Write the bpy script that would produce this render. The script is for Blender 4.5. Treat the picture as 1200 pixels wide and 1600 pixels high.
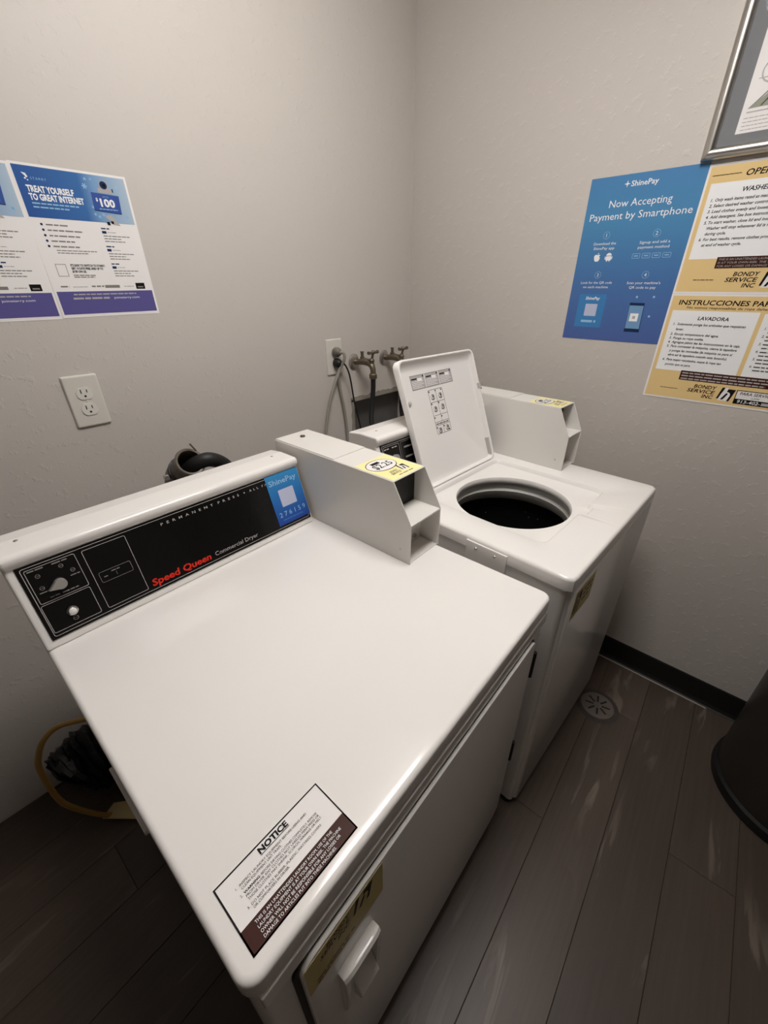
import bpy, bmesh, math, random
from mathutils import Vector, Matrix
random.seed(7)
S = bpy.context.scene
COL = S.collection
for o in list(bpy.data.objects):
    bpy.data.objects.remove(o)

# ------------------------------------------------------------------ camera
CAM_POS = Vector((-1.5384, -1.2599, 1.3828))
YAW, PITCH, ROLL = 0.8429, -0.5081, 0.0014
FPX, CX, CY = 637.15, 610.78, 801.9
fw = Vector((math.sin(YAW)*math.cos(PITCH), math.cos(YAW)*math.cos(PITCH), math.sin(PITCH)))
rt = fw.cross(Vector((0, 0, 1))).normalized()
upv = rt.cross(fw)
r2 = rt*math.cos(ROLL) + upv*math.sin(ROLL)
u2 = -rt*math.sin(ROLL) + upv*math.cos(ROLL)
cd = bpy.data.cameras.new('camera')
cam = bpy.data.objects.new('camera', cd)
COL.objects.link(cam)
cam.matrix_world = Matrix(((r2.x, u2.x, -fw.x, CAM_POS.x), (r2.y, u2.y, -fw.y, CAM_POS.y),
                           (r2.z, u2.z, -fw.z, CAM_POS.z), (0, 0, 0, 1)))
cd.sensor_fit = 'VERTICAL'
cd.sensor_height = 24
cd.sensor_width = 18
cd.lens = FPX*24/1600
cd.shift_x = (600-CX)/1600
cd.shift_y = (CY-800)/1600
cd.clip_start = 0.02
S.camera = cam

# ------------------------------------------------------------------ world, light, exposure
w = bpy.data.worlds.new('world')
S.world = w
w.use_nodes = True
w.node_tree.nodes['Background'].inputs['Color'].default_value = (0.9, 0.95, 1, 1)
w.node_tree.nodes['Background'].inputs['Strength'].default_value = 0.0
LIGHT_POS = (-0.93, -0.955, 2.44)      # ceiling fixture, built below as a real lamp
LIGHT_SIZE = (0.66, 0.34)
LIGHT_STRENGTH = 25.0
ROOM_X, ROOM_Y, ROOM_Z = -4.0, -4.4, 2.44
S.view_settings.view_transform = 'Standard'
S.view_settings.look = 'None'
S.view_settings.gamma = 1
S.view_settings.use_curve_mapping = False
S.view_settings.exposure = 0.0

# ------------------------------------------------------------------ materials
def lin(c):
    return tuple((v/12.92 if v <= 0.04045 else ((v+0.055)/1.055)**2.4) for v in (x/255 for x in c))

MATS = {}
def mat(name, rgb, rough=0.5, metal=0.0, spec=0.5, coat=0.0, emit=None, noise=None, bump=None):
    """rgb in 0-255 sRGB. noise=(scale, amount) colour mottling; bump=(scale, strength, distance)."""
    if name in MATS:
        return MATS[name]
    m = bpy.data.materials.new(name)
    m.use_nodes = True
    nt = m.node_tree
    b = nt.nodes['Principled BSDF']
    c = lin(rgb)
    b.inputs['Base Color'].default_value = (*c, 1)
    b.inputs['Roughness'].default_value = rough
    b.inputs['Metallic'].default_value = metal
    b.inputs['Specular IOR Level'].default_value = spec
    b.inputs['Coat Weight'].default_value = coat
    b.inputs['Coat Roughness'].default_value = 0.05
    if emit:
        b.inputs['Emission Color'].default_value = (*emit[0], 1)
        b.inputs['Emission Strength'].default_value = emit[1]
    if noise or bump:
        tc = nt.nodes.new('ShaderNodeTexCoord')
    if noise:
        n = nt.nodes.new('ShaderNodeTexNoise')
        n.inputs['Scale'].default_value = noise[0]
        n.inputs['Detail'].default_value = 4
        nt.links.new(tc.outputs['Object'], n.inputs['Vector'])
        r = nt.nodes.new('ShaderNodeMix')
        r.data_type = 'RGBA'
        k = noise[1]
        r.inputs[6].default_value = (*[x*(1-k) for x in c], 1)
        r.inputs[7].default_value = (*[min(1, x*(1+k)) for x in c], 1)
        nt.links.new(n.outputs['Fac'], r.inputs[0])
        nt.links.new(r.outputs[2], b.inputs['Base Color'])
    if bump:
        n = nt.nodes.new('ShaderNodeTexNoise')
        n.inputs['Scale'].default_value = bump[0]
        n.inputs['Detail'].default_value = 3
        nt.links.new(tc.outputs['Object'], n.inputs['Vector'])
        bp = nt.nodes.new('ShaderNodeBump')
        bp.inputs['Strength'].default_value = bump[1]
        bp.inputs['Distance'].default_value = bump[2]
        nt.links.new(n.outputs['Fac'], bp.inputs['Height'])
        nt.links.new(bp.outputs['Normal'], b.inputs['Normal'])
    MATS[name] = m
    return m

PRINT_SPEC = 0.15
def wall_material():
    m = mat('wall_paint', (199, 192, 185), rough=0.55, spec=0.35)
    nt = m.node_tree
    b = nt.nodes['Principled BSDF']
    tc = nt.nodes.new('ShaderNodeTexCoord')
    # knock-down drywall texture: flat-topped blobs plus fine roller stipple
    v = nt.nodes.new('ShaderNodeTexNoise'); v.inputs['Scale'].default_value = 42; v.inputs['Detail'].default_value = 3; v.inputs['Roughness'].default_value = 0.6
    cr = nt.nodes.new('ShaderNodeValToRGB')
    cr.color_ramp.elements[0].position = 0.57; cr.color_ramp.elements[1].position = 0.66
    f = nt.nodes.new('ShaderNodeTexNoise'); f.inputs['Scale'].default_value = 260; f.inputs['Detail'].default_value = 2
    ad = nt.nodes.new('ShaderNodeMath'); ad.operation = 'MULTIPLY_ADD'; ad.inputs[1].default_value = 0.30
    b1 = nt.nodes.new('ShaderNodeBump'); b1.inputs['Strength'].default_value = 0.45; b1.inputs['Distance'].default_value = 0.0012
    for n in (v, f):
        nt.links.new(tc.outputs['Object'], n.inputs['Vector'])
    nt.links.new(v.outputs['Fac'], cr.inputs['Fac'])
    nt.links.new(f.outputs['Fac'], ad.inputs[0])
    nt.links.new(cr.outputs['Color'], ad.inputs[2])
    nt.links.new(ad.outputs[0], b1.inputs['Height'])
    nt.links.new(b1.outputs['Normal'], b.inputs['Normal'])
    return m

def plank_material():
    m = mat('vinyl_plank', (84, 75, 69), rough=0.42, spec=0.4)
    nt = m.node_tree
    b = nt.nodes['Principled BSDF']
    tc = nt.nodes.new('ShaderNodeTexCoord')
    oi = nt.nodes.new('ShaderNodeObjectInfo')
    sc = nt.nodes.new('ShaderNodeVectorMath'); sc.operation = 'MULTIPLY'; sc.inputs[1].default_value = (0.9, 1, 1)
    off = nt.nodes.new('ShaderNodeVectorMath'); off.operation = 'MULTIPLY_ADD'
    comb = nt.nodes.new('ShaderNodeCombineXYZ')
    for i in range(3):
        nt.links.new(oi.outputs['Random'], comb.inputs[i])
    off.inputs[1].default_value = (37, 19, 11)
    nt.links.new(comb.outputs[0], off.inputs[0])
    nt.links.new(tc.outputs['Object'], off.inputs[2])
    # cathedral grain
    st = nt.nodes.new('ShaderNodeMapping'); st.inputs['Scale'].default_value = (1.1, 8, 1)
    nt.links.new(off.outputs[0], st.inputs['Vector'])
    n1 = nt.nodes.new('ShaderNodeTexNoise'); n1.inputs['Scale'].default_value = 1.7; n1.inputs['Detail'].default_value = 5; n1.inputs['Distortion'].default_value = 0.7
    nt.links.new(st.outputs[0], n1.inputs['Vector'])
    ml = nt.nodes.new('ShaderNodeMath'); ml.operation = 'MULTIPLY'; ml.inputs[1].default_value = 21
    fr = nt.nodes.new('ShaderNodeMath'); fr.operation = 'SINE'
    nt.links.new(n1.outputs['Fac'], ml.inputs[0]); nt.links.new(ml.outputs[0], fr.inputs[0])
    pw = nt.nodes.new('ShaderNodeMapRange'); pw.inputs[1].default_value = 0.55; pw.inputs[2].default_value = 1.0
    nt.links.new(fr.outputs[0], pw.inputs[0])
    # patchiness where the grain shows
    n3 = nt.nodes.new('ShaderNodeTexNoise'); n3.inputs['Scale'].default_value = 3.2; n3.inputs['Detail'].default_value = 3
    st3 = nt.nodes.new('ShaderNodeMapping'); st3.inputs['Scale'].default_value = (0.7, 2.4, 1)
    nt.links.new(off.outputs[0], st3.inputs['Vector']); nt.links.new(st3.outputs[0], n3.inputs['Vector'])
    pm = nt.nodes.new('ShaderNodeMapRange'); pm.inputs[1].default_value = 0.50; pm.inputs[2].default_value = 0.68
    nt.links.new(n3.outputs['Fac'], pm.inputs[0])
    mg = nt.nodes.new('ShaderNodeMath'); mg.operation = 'MULTIPLY'
    nt.links.new(pw.outputs[0], mg.inputs[0]); nt.links.new(pm.outputs[0], mg.inputs[1])
    # fine streaks
    st2 = nt.nodes.new('ShaderNodeMapping'); st2.inputs['Scale'].default_value = (4, 90, 1)
    nt.links.new(off.outputs[0], st2.inputs['Vector'])
    n2 = nt.nodes.new('ShaderNodeTexNoise'); n2.inputs['Scale'].default_value = 1.2; n2.inputs['Detail'].default_value = 4
    nt.links.new(st2.outputs[0], n2.inputs['Vector'])
    base = nt.nodes.new('ShaderNodeMix'); base.data_type = 'RGBA'
    base.inputs[6].default_value = (*lin((56, 46, 40)), 1)
    base.inputs[7].default_value = (*lin((94, 81, 71)), 1)
    mixf = nt.nodes.new('ShaderNodeMath'); mixf.operation = 'MULTIPLY_ADD'; mixf.inputs[1].default_value = 0.45
    hm = nt.nodes.new('ShaderNodeMath'); hm.operation = 'MULTIPLY'; hm.inputs[1].default_value = 0.55
    nt.links.new(n3.outputs['Fac'], hm.inputs[0])
    nt.links.new(n2.outputs['Fac'], mixf.inputs[0]); nt.links.new(hm.outputs[0], mixf.inputs[2])
    nt.links.new(mixf.outputs[0], base.inputs[0])
    tint = nt.nodes.new('ShaderNodeMix'); tint.data_type = 'RGBA'; tint.blend_type = 'MULTIPLY'; tint.inputs[0].default_value = 1
    tr = nt.nodes.new('ShaderNodeMapRange'); tr.inputs[3].default_value = 0.80; tr.inputs[4].default_value = 1.28
    nt.links.new(oi.outputs['Random'], tr.inputs[0])
    nt.links.new(base.outputs[2], tint.inputs[6]); nt.links.new(tr.outputs[0], tint.inputs[7])
    hi = nt.nodes.new('ShaderNodeMix'); hi.data_type = 'RGBA'
    hi.inputs[7].default_value = (*lin((132, 120, 109)), 1)
    sm = nt.nodes.new('ShaderNodeMath'); sm.operation = 'MULTIPLY'; sm.inputs[1].default_value = 0.75
    nt.links.new(mg.outputs[0], sm.inputs[0]); nt.links.new(sm.outputs[0], hi.inputs[0])
    nt.links.new(tint.outputs[2], hi.inputs[6])
    nt.links.new(hi.outputs[2], b.inputs['Base Color'])
    bp = nt.nodes.new('ShaderNodeBump'); bp.inputs['Strength'].default_value = 0.15; bp.inputs['Distance'].default_value = 0.0005
    nt.links.new(n2.outputs['Fac'], bp.inputs['Height']); nt.links.new(bp.outputs['Normal'], b.inputs['Normal'])
    return m

def gradient_print(name, stops, axis, lo, hi):
    """printed gradient along an object axis: stops=[(pos,rgb),...]"""
    m = mat(name, stops[0][1], rough=0.4, spec=0.2)
    nt = m.node_tree
    b = nt.nodes['Principled BSDF']
    tc = nt.nodes.new('ShaderNodeTexCoord'); sp = nt.nodes.new('ShaderNodeSeparateXYZ')
    nt.links.new(tc.outputs['Object'], sp.inputs[0])
    mr = nt.nodes.new('ShaderNodeMapRange'); mr.inputs[1].default_value = lo; mr.inputs[2].default_value = hi
    nt.links.new(sp.outputs[axis], mr.inputs[0])
    cr = nt.nodes.new('ShaderNodeValToRGB')
    el = cr.color_ramp.elements
    el[0].position, el[0].color = stops[0][0], (*lin(stops[0][1]), 1)
    el[1].position, el[1].color = stops[-1][0], (*lin(stops[-1][1]), 1)
    for p, c in stops[1:-1]:
        e = el.new(p); e.color = (*lin(c), 1)
    nt.links.new(mr.outputs[0], cr.inputs['Fac']); nt.links.new(cr.outputs['Color'], b.inputs['Base Color'])
    return m

M_WALL = wall_material()
M_PLANK = plank_material()
M_CEIL = mat('ceiling_paint', (214, 210, 203), rough=0.8, bump=(120, 0.3, 0.001))
M_WHITE = mat('white_enamel', (236, 232, 228), rough=0.14, spec=0.36, bump=(900, 0.03, 0.0002))
M_COIN = mat('white_powder_coat', (225, 221, 215), rough=0.38, bump=(700, 0.06, 0.0002))
M_DARK = mat('dark_interior', (24, 22, 21), rough=0.6)
M_BLACKPANEL = mat('black_gloss_panel', (12, 12, 12), rough=0.16)
M_RUBBER = mat('black_rubber', (17, 16, 16), rough=0.55)
M_GREYTUB = mat('grey_tub_plastic', (186, 184, 179), rough=0.4)
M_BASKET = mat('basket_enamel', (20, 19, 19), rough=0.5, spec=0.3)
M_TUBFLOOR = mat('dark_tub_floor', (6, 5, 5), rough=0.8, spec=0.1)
M_STEEL = mat('chrome', (196, 194, 190), rough=0.22, metal=1)
M_KNOB = mat('satin_knob', (176, 172, 166), rough=0.35, metal=0.4)
M_BRUSHED = mat('brushed_silver', (190, 186, 180), rough=0.33, metal=1)
M_BRASS = mat('weathered_brass', (122, 112, 96), rough=0.42, metal=0.8, noise=(60, 0.35))
M_PLASTIC = mat('ivory_plate_plastic', (214, 209, 200), rough=0.35)
M_SOCKET = mat('socket_plastic', (222, 218, 210), rough=0.3)
M_BLACK = mat('black_print', (18, 15, 15), rough=0.5, spec=0.15)
M_DGREYPR = mat('dark_grey_print', (84, 78, 75), rough=0.5, spec=0.15)
M_GREYPR = mat('grey_print', (132, 127, 124), rough=0.5, spec=0.15)
M_LGREYPR = mat('light_grey_print', (178, 172, 170), rough=0.5, spec=0.15)
M_PAPER = mat('paper_white', (236, 232, 230), rough=0.5, spec=0.15)
M_WHITEPR = mat('white_print', (240, 240, 240), rough=0.45, spec=0.15)
M_PALEBLUE = mat('pale_blue_print', (150, 190, 222), rough=0.45, spec=0.15)
M_MIDBLUE = mat('mid_blue_print', (74, 132, 190), rough=0.45, spec=0.15)
M_NAVY = mat('navy_print', (28, 48, 84), rough=0.4, spec=0.15)
M_BROWN = mat('brown_print', (62, 30, 22), rough=0.4, spec=0.15)
M_TAN = mat('tan_print', (228, 198, 140), rough=0.45, spec=0.15)
M_YELLOW = mat('yellow_sticker', (246, 234, 168), rough=0.35, spec=0.15)
M_GOLDPR = mat('gold_sticker', (206, 188, 126), rough=0.4, spec=0.15)
M_RED = mat('red_print', (214, 48, 34), rough=0.4, spec=0.15)
M_PURPLE = mat('purple_print', (92, 87, 144), rough=0.45, spec=0.15)
M_BLUEBAN = gradient_print('blue_banner_print', [(0, (48, 86, 150)), (0.55, (60, 106, 164)), (0.68, (120, 156, 196)), (1, (172, 190, 206))], 0, 0.0, 0.21)
M_BLUEPOST = gradient_print('blue_poster_print', [(0, (76, 98, 156)), (0.4, (74, 114, 166)), (0.75, (78, 136, 180)), (1, (78, 130, 178))], 1, 0.0, 0.43)
M_BLUESTK = gradient_print('blue_sticker_print', [(0, (40, 70, 150)), (0.5, (44, 108, 176)), (1, (60, 140, 194))], 1, 0.0, 0.13)
M_MATBOARD = mat('grey_mat_board', (92, 94, 98), rough=0.8)
M_OLIVE = mat('olive_print', (140, 142, 118), rough=0.6, spec=0.15)
M_FOIL = mat('dark_foil_duct', (38, 37, 36), rough=0.35, metal=0.5, bump=(40, 0.6, 0.01))
M_YHOSE = mat('yellow_hose', (170, 136, 70), rough=0.45)
M_BEIGE = mat('beige_card', (190, 172, 126), rough=0.6)
M_CORD = mat('grey_cord', (150, 146, 136), rough=0.5)
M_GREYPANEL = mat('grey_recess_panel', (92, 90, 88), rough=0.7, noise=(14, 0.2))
M_RAWEDGE = mat('raw_drywall_edge', (150, 144, 134), rough=0.9, noise=(30, 0.3))
M_BIN = mat('charcoal_bin_plastic', (46, 42, 39), rough=0.38, bump=(400, 0.2, 0.0005))
M_BASE = mat('black_vinyl_base', (20, 19, 18), rough=0.5)
M_PALELINE = mat('pale_line', (170, 162, 152), rough=0.5)
M_DRAIN = mat('drain_cover_metal', (112, 102, 95), rough=0.45, metal=0.0, noise=(40, 0.2))
M_STAIN = mat('dark_floor_sealant', (66, 58, 53), rough=0.6, noise=(30, 0.3))
M_DUCTGREY = mat('weathered_duct_cuff', (104, 96, 86), rough=0.45, metal=0.3, noise=(40, 0.4))
M_DIFF = mat('lamp_diffuser', (255, 255, 255), rough=0.5, emit=((1.0, 0.968, 0.938), LIGHT_STRENGTH))
M_LAMPBODY = mat('lamp_housing', (235, 235, 232), rough=0.4)

# ------------------------------------------------------------------ object helpers
def mesh_obj(name, bm, mats, parent=None, loc=None, smooth=False, bevel=0.0, bseg=2):
    me = bpy.data.meshes.new(name)
    bm.normal_update()
    bm.to_mesh(me); bm.free()
    for m in (mats if isinstance(mats, (list, tuple)) else [mats]):
        me.materials.append(m)
    o = bpy.data.objects.new(name, me)
    COL.objects.link(o)
    if parent:
        o.parent = parent
    if loc is not None:
        o.location = loc
    if bevel:
        md = o.modifiers.new('bevel', 'BEVEL')
        md.width = bevel; md.segments = bseg; md.limit_method = 'ANGLE'; md.angle_limit = 0.6
        md.harden_normals = False
    if smooth:
        for p in me.polygons:
            p.use_smooth = True
        try:
            me.set_sharp_from_angle(angle=0.7)
        except Exception:
            pass
    return o

def thing(name, label, cat, loc=(0, 0, 0), rz=0.0, group=None):
    o = bpy.data.objects.new(name, None)
    COL.objects.link(o)
    o.empty_display_size = 0.1
    o.location = loc; o.rotation_euler = (0, 0, rz)
    tag(o, label, cat, group)
    return o

def tag(o, label, cat, group=None):
    o['label'] = label; o['category'] = cat
    if group:
        o['group'] = group
    return o

def box(bm, x0, x1, y0, y1, z0, z1, mi=0):
    v = [bm.verts.new((x, y, z)) for x in (x0, x1) for y in (y0, y1) for z in (z0, z1)]
    for f in ((0, 1, 3, 2), (4, 6, 7, 5), (0, 4, 5, 1), (2, 3, 7, 6), (0, 2, 6, 4), (1, 5, 7, 3)):
        bm.faces.new([v[i] for i in f]).material_index = mi
    return v

def nb(): return bmesh.new()

def rrect(x0, x1, y0, y1, r, n=6):
    pts = []
    for cx, cy, a in ((x1-r, y1-r, 0), (x0+r, y1-r, 90), (x0+r, y0+r, 180), (x1-r, y0+r, 270)):
        for i in range(n+1):
            t = math.radians(a+90*i/n)
            pts.append((cx+r*math.cos(t), cy+r*math.sin(t)))
    return pts

def rings(bm, rs, cap0=True, cap1=True, mi=0, closed=True):
    """bridge a list of rings (each a list of 3d points, same count)"""
    vs = [[bm.verts.new(p) for p in r] for r in rs]
    n = len(vs[0])
    for a, b in zip(vs, vs[1:]):
        for i in range(n if closed else n-1):
            j = (i+1) % n
            bm.faces.new((a[i], a[j], b[j], b[i])).material_index = mi
    if cap0:
        bm.faces.new(list(reversed(vs[0]))).material_index = mi
    if cap1:
        bm.faces.new(vs[-1]).material_index = mi
    return vs

def tube(bm, pts, r, n=10, mi=0, caps=True, closed=False):
    pts = [Vector(p) for p in pts]
    rad = r if isinstance(r, (list, tuple)) else [r]*len(pts)
    rs = []
    prev = None
    for i, p in enumerate(pts):
        a = pts[max(i-1, 0)]; b = pts[min(i+1, len(pts)-1)]
        t = (b-a).normalized()
        if prev is None:
            ref = Vector((0, 0, 1)) if abs(t.z) < 0.9 else Vector((1, 0, 0))
            nrm = t.cross(ref).normalized()
        else:
            nrm = (prev - t*prev.dot(t)).normalized()
        prev = nrm
        bn = t.cross(nrm)
        rs.append([p + (nrm*math.cos(2*math.pi*k/n) + bn*math.sin(2*math.pi*k/n))*rad[i] for k in range(n)])
    rings(bm, rs, caps, caps, mi)

def spline(pts, n=8):
    """Catmull-Rom through pts"""
    P = [Vector(p) for p in pts]
    P = [P[0]*2-P[1]] + P + [P[-1]*2-P[-2]]
    out = []
    for i in range(1, len(P)-2):
        for k in range(n):
            t = k/n
            a, b, c, d = P[i-1:i+3]
            out.append(0.5*((2*b)+(c-a)*t+(2*a-5*b+4*c-d)*t*t+(3*b-a-3*c+d)*t**3))
    out.append(P[-2])
    return out

def lathe(bm, prof, c, axis=Vector((0, 0, 1)), n=32, mi=0, cap0=False, cap1=False):
    axis = axis.normalized()
    ref = Vector((1, 0, 0)) if abs(axis.x) < 0.9 else Vector((0, 1, 0))
    a = axis.cross(ref).normalized(); b = axis.cross(a)
    c = Vector(c)
    rings(bm, [[c+axis*h+(a*math.cos(2*math.pi*k/n)+b*math.sin(2*math.pi*k/n))*r for k in range(n)] for r, h in prof], cap0, cap1, mi)

def prism(bm, poly, axis, a0, a1, mi=0):
    """extrude polygon (2 coords) along axis x: poly=(y,z); y: (x,z); z: (x,y)"""
    def P(p, h):
        return {'x': (h, p[0], p[1]), 'y': (p[0], h, p[1]), 'z': (p[0], p[1], h)}[axis]
    A = [bm.verts.new(P(p, a0)) for p in poly]; B = [bm.verts.new(P(p, a1)) for p in poly]
    n = len(poly)
    fs = [bm.faces.new(A), bm.faces.new(list(reversed(B)))]
    for i in range(n):
        j = (i+1) % n
        fs.append(bm.faces.new((A[j], A[i], B[i], B[j])))
    for f in fs:
        f.material_index = mi
    bmesh.ops.recalc_face_normals(bm, faces=fs)

# ------------------------------------------------------------------ flat print helper
class Print:
    """Collects flat shapes/lettering on a sheet: u to the right, v up, layered a hair above it."""
    def __init__(self):
        self.v, self.f, self.m, self.mats = [], [], [], []
    def mi(self, m):
        if m not in self.mats:
            self.mats.append(m)
        return self.mats.index(m)
    def poly(self, pts, m, layer=1):
        b = len(self.v)
        self.v += [(p[0], p[1], 0.00025*layer) for p in pts]
        area = sum(p[0]*q[1]-q[0]*p[1] for p, q in zip(pts, list(pts[1:])+[pts[0]]))
        idx = list(range(b, b+len(pts)))
        self.f.append(idx if area > 0 else idx[::-1]); self.m.append(self.mi(m))
    def rect(self, u0, u1, v0, v1, m, layer=1):
        self.poly([(u0, v0), (u1, v0), (u1, v1), (u0, v1)], m, layer)
    def rrect(self, u0, u1, v0, v1, r, m, layer=1):
        self.poly(rrect(u0, u1, v0, v1, r, 4), m, layer)
    def disc(self, u, v, r, m, layer=1, n=20, rv=None):
        self.poly([(u+r*math.cos(2*math.pi*i/n), v+(rv or r)*math.sin(2*math.pi*i/n)) for i in range(n)], m, layer)
    def loop(self, pts, t, m, layer=1):
        """thin outline band along a closed polyline"""
        n = len(pts); c = (sum(p[0] for p in pts)/n, sum(p[1] for p in pts)/n)
        inn = []
        for i in range(n):
            a, p, b = Vector(pts[i-1]), Vector(pts[i]), Vector(pts[(i+1) % n])
            n1 = Vector((-(p-a).y, (p-a).x)).normalized(); n2 = Vector((-(b-p).y, (b-p).x)).normalized()
            k = (n1+n2)
            k = k/max(0.3, k.length_squared/2)
            if k.dot(Vector(c)-p) < 0:
                k = -k
            inn.append(p+k*t)
        for i in range(n):
            j = (i+1) % n
            self.poly([pts[i], pts[j], tuple(inn[j]), tuple(inn[i])], m, layer)
    def frame(self, u0, u1, v0, v1, t, m, layer=1, r=0.0):
        self.loop(rrect(u0, u1, v0, v1, r, 4) if r else [(u0, v0), (u1, v0), (u1, v1), (u0, v1)], t, m, layer)
    def ring(self, u, v, r, t, m, layer=1, n=20, rv=None):
        self.loop([(u+r*math.cos(2*math.pi*i/n), v+(rv or r)*math.sin(2*math.pi*i/n)) for i in range(n)], t, m, layer)
    def text(self, s, u, v, size, m, width=None, align='L', shear=0.0, bold=0.0, layer=2, space=1.0):
        cu = bpy.data.curves.new('t', 'FONT')
        cu.body = s; cu.size = 1; cu.shear = shear; cu.offset = bold; cu.resolution_u = 2
        cu.space_character = space; cu.fill_mode = 'FRONT'
        ob = bpy.data.objects.new('t', cu)
        COL.objects.link(ob)
        me = bpy.data.meshes.new_from_object(ob)
        bpy.data.objects.remove(ob); bpy.data.curves.remove(cu)
        if not me.vertices:
            return
        xs = [p.co.x for p in me.vertices]
        x0, x1 = min(xs), max(xs)
        cap = 0.70     # cap height of the built-in face at size 1
        sy = size/cap
        sx = sy if width is None else width/(x1-x0)
        wd = (x1-x0)*sx
        ou = u - (wd/2 if align == 'C' else wd if align == 'R' else 0)
        b = len(self.v); k = self.mi(m)
        self.v += [(ou+(p.co.x-x0)*sx, v+p.co.y*sy, 0.00025*layer) for p in me.vertices]
        for p in me.polygons:
            idx = [b+i for i in p.vertices]
            a = sum(self.v[i][0]*self.v[j][1]-self.v[j][0]*self.v[i][1] for i, j in zip(idx, idx[1:]+idx[:1]))
            self.f.append(idx if a > 0 else idx[::-1]); self.m.append(k)
        bpy.data.meshes.remove(me)
    def lines(self, u, v, widths, pitch, h, m, layer=2):
        """unreadable small print: broken word strokes"""
        rnd = random.Random(int(u*1e5)+int(v*1e5))
        for i, wd in enumerate(widths):
            x = u; y = v-i*pitch
            while x < u+wd:
                ww = min(rnd.uniform(2.2, 6)*h, u+wd-x)
                self.rect(x, x+ww, y, y+h, m, layer)
                x += ww+h*0.7
    def build(self, name, parent=None, matrix=None):
        me = bpy.data.meshes.new(name)
        me.from_pydata(self.v, [], self.f)
        for m in self.mats:
            me.materials.append(m)
        for p, k in zip(me.polygons, self.m):
            p.material_index = k
        o = bpy.data.objects.new(name, me)
        COL.objects.link(o)
        if parent:
            o.parent = parent
        if matrix is not None:
            o.matrix_local = matrix
        return o

def basis(o, U, V, N):
    U, V, N, o = Vector(U), Vector(V), Vector(N), Vector(o)
    return Matrix(((U.x, V.x, N.x, o.x), (U.y, V.y, N.y, o.y), (U.z, V.z, N.z, o.z), (0, 0, 0, 1)))

def sheet(name, w_, h_, m, t=0.0006, parent=None, matrix=None, curl=None):
    """thin sheet in its own uv plane (u 0..w, v 0..h, back at n=0)"""
    bm = nb()
    box(bm, 0, w_, 0, h_, 0, t)
    o = mesh_obj(name, bm, m, parent)
    if matrix is not None:
        o.matrix_local = matrix
    return o

def up_n(t): return Matrix.Translation((0, 0, t))

# ================================================================== SETTING
def struct(name, bm, m, **k):
    o = mesh_obj(name, bm, m, **k)
    o['kind'] = 'structure'
    return o

# floor: slab and single vinyl planks
bm = nb(); box(bm, ROOM_X-0.1, 0.1, ROOM_Y-0.1, 0.1, -0.06, -0.004)
floor = struct('floor', bm, M_DARK)
floor['label'] = 'dark grey-brown wood-look vinyl plank floor'
PW, PL, PA = 0.152, 1.22, 0.045
plank_mesh = None
ca, sa = math.cos(PA), math.sin(PA)
def clip_poly(poly, nx, ny, c):
    out = []
    for i in range(len(poly)):
        p, q = poly[i], poly[(i+1) % len(poly)]
        dp, dq = nx*p[0]+ny*p[1]-c, nx*q[0]+ny*q[1]-c
        if dp <= 0: out.append(p)
        if (dp < 0) != (dq < 0):
            t = dp/(dp-dq); out.append((p[0]+(q[0]-p[0])*t, p[1]+(q[1]-p[1])*t))
    return out
org = (-0.6, -1.331)           # a joint line measured on the floor
for row in range(-22, 12):
    shift = {0: 0.35, 1: -0.17, -1: 0.62, 2: 0.4}.get(row, random.uniform(0, PL))
    for k in range(-5, 4):
        u0 = shift+k*PL; v0 = row*PW
        g = 0.00035
        loc = [(u0+g, v0+g), (u0+PL-g, v0+g), (u0+PL-g, v0+PW-g), (u0+g, v0+PW-g)]
        c = (org[0]+ca*(u0+PL/2)-sa*(v0+PW/2), org[1]+sa*(u0+PL/2)+ca*(v0+PW/2))
        wpts = [(org[0]+ca*a-sa*b_, org[1]+sa*a+ca*b_) for a, b_ in loc]
        for nx, ny, cc in ((1, 0, -0.001), (-1, 0, -ROOM_X-0.001), (0, 1, -0.001), (0, -1, -ROOM_Y-0.001)):
            wpts = clip_poly(wpts, nx, ny, cc)
            if len(wpts) < 3: break
        if len(wpts) < 3: continue
        bm = nb()
        lp = [((ca*(x-c[0])+sa*(y-c[1])), (-sa*(x-c[0])+ca*(y-c[1]))) for x, y in wpts]
        inn = [(x*(1-0.0012/(PL/2)), y*(1-0.0010/(PW/2))) for x, y in lp]
        rings(bm, [[(x, y, -0.004) for x, y in lp], [(x, y, -0.0008) for x, y in lp], [(x, y, 0) for x, y in inn]])
        o = mesh_obj('plank', bm, M_PLANK, floor, (c[0], c[1], 0))
        o.rotation_euler = (0, 0, PA)

# ceiling and walls
bm = nb(); box(bm, ROOM_X-0.1, 0.1, ROOM_Y-0.1, 0.1, ROOM_Z, ROOM_Z+0.08)
struct('ceiling', bm, M_CEIL)
bm = nb(); box(bm, 0, 0.1, ROOM_Y-0.1, 0.1, -0.004, ROOM_Z)
struct('wall_right', bm, M_WALL)
bm = nb(); box(bm, ROOM_X-0.1, ROOM_X, ROOM_Y-0.1, 0.1, -0.004, ROOM_Z)
struct('wall_far_left', bm, M_WALL)
bm = nb(); box(bm, ROOM_X, 0, ROOM_Y-0.1, ROOM_Y, -0.004, ROOM_Z)
struct('wall_behind_camera', bm, M_WALL)
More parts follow.
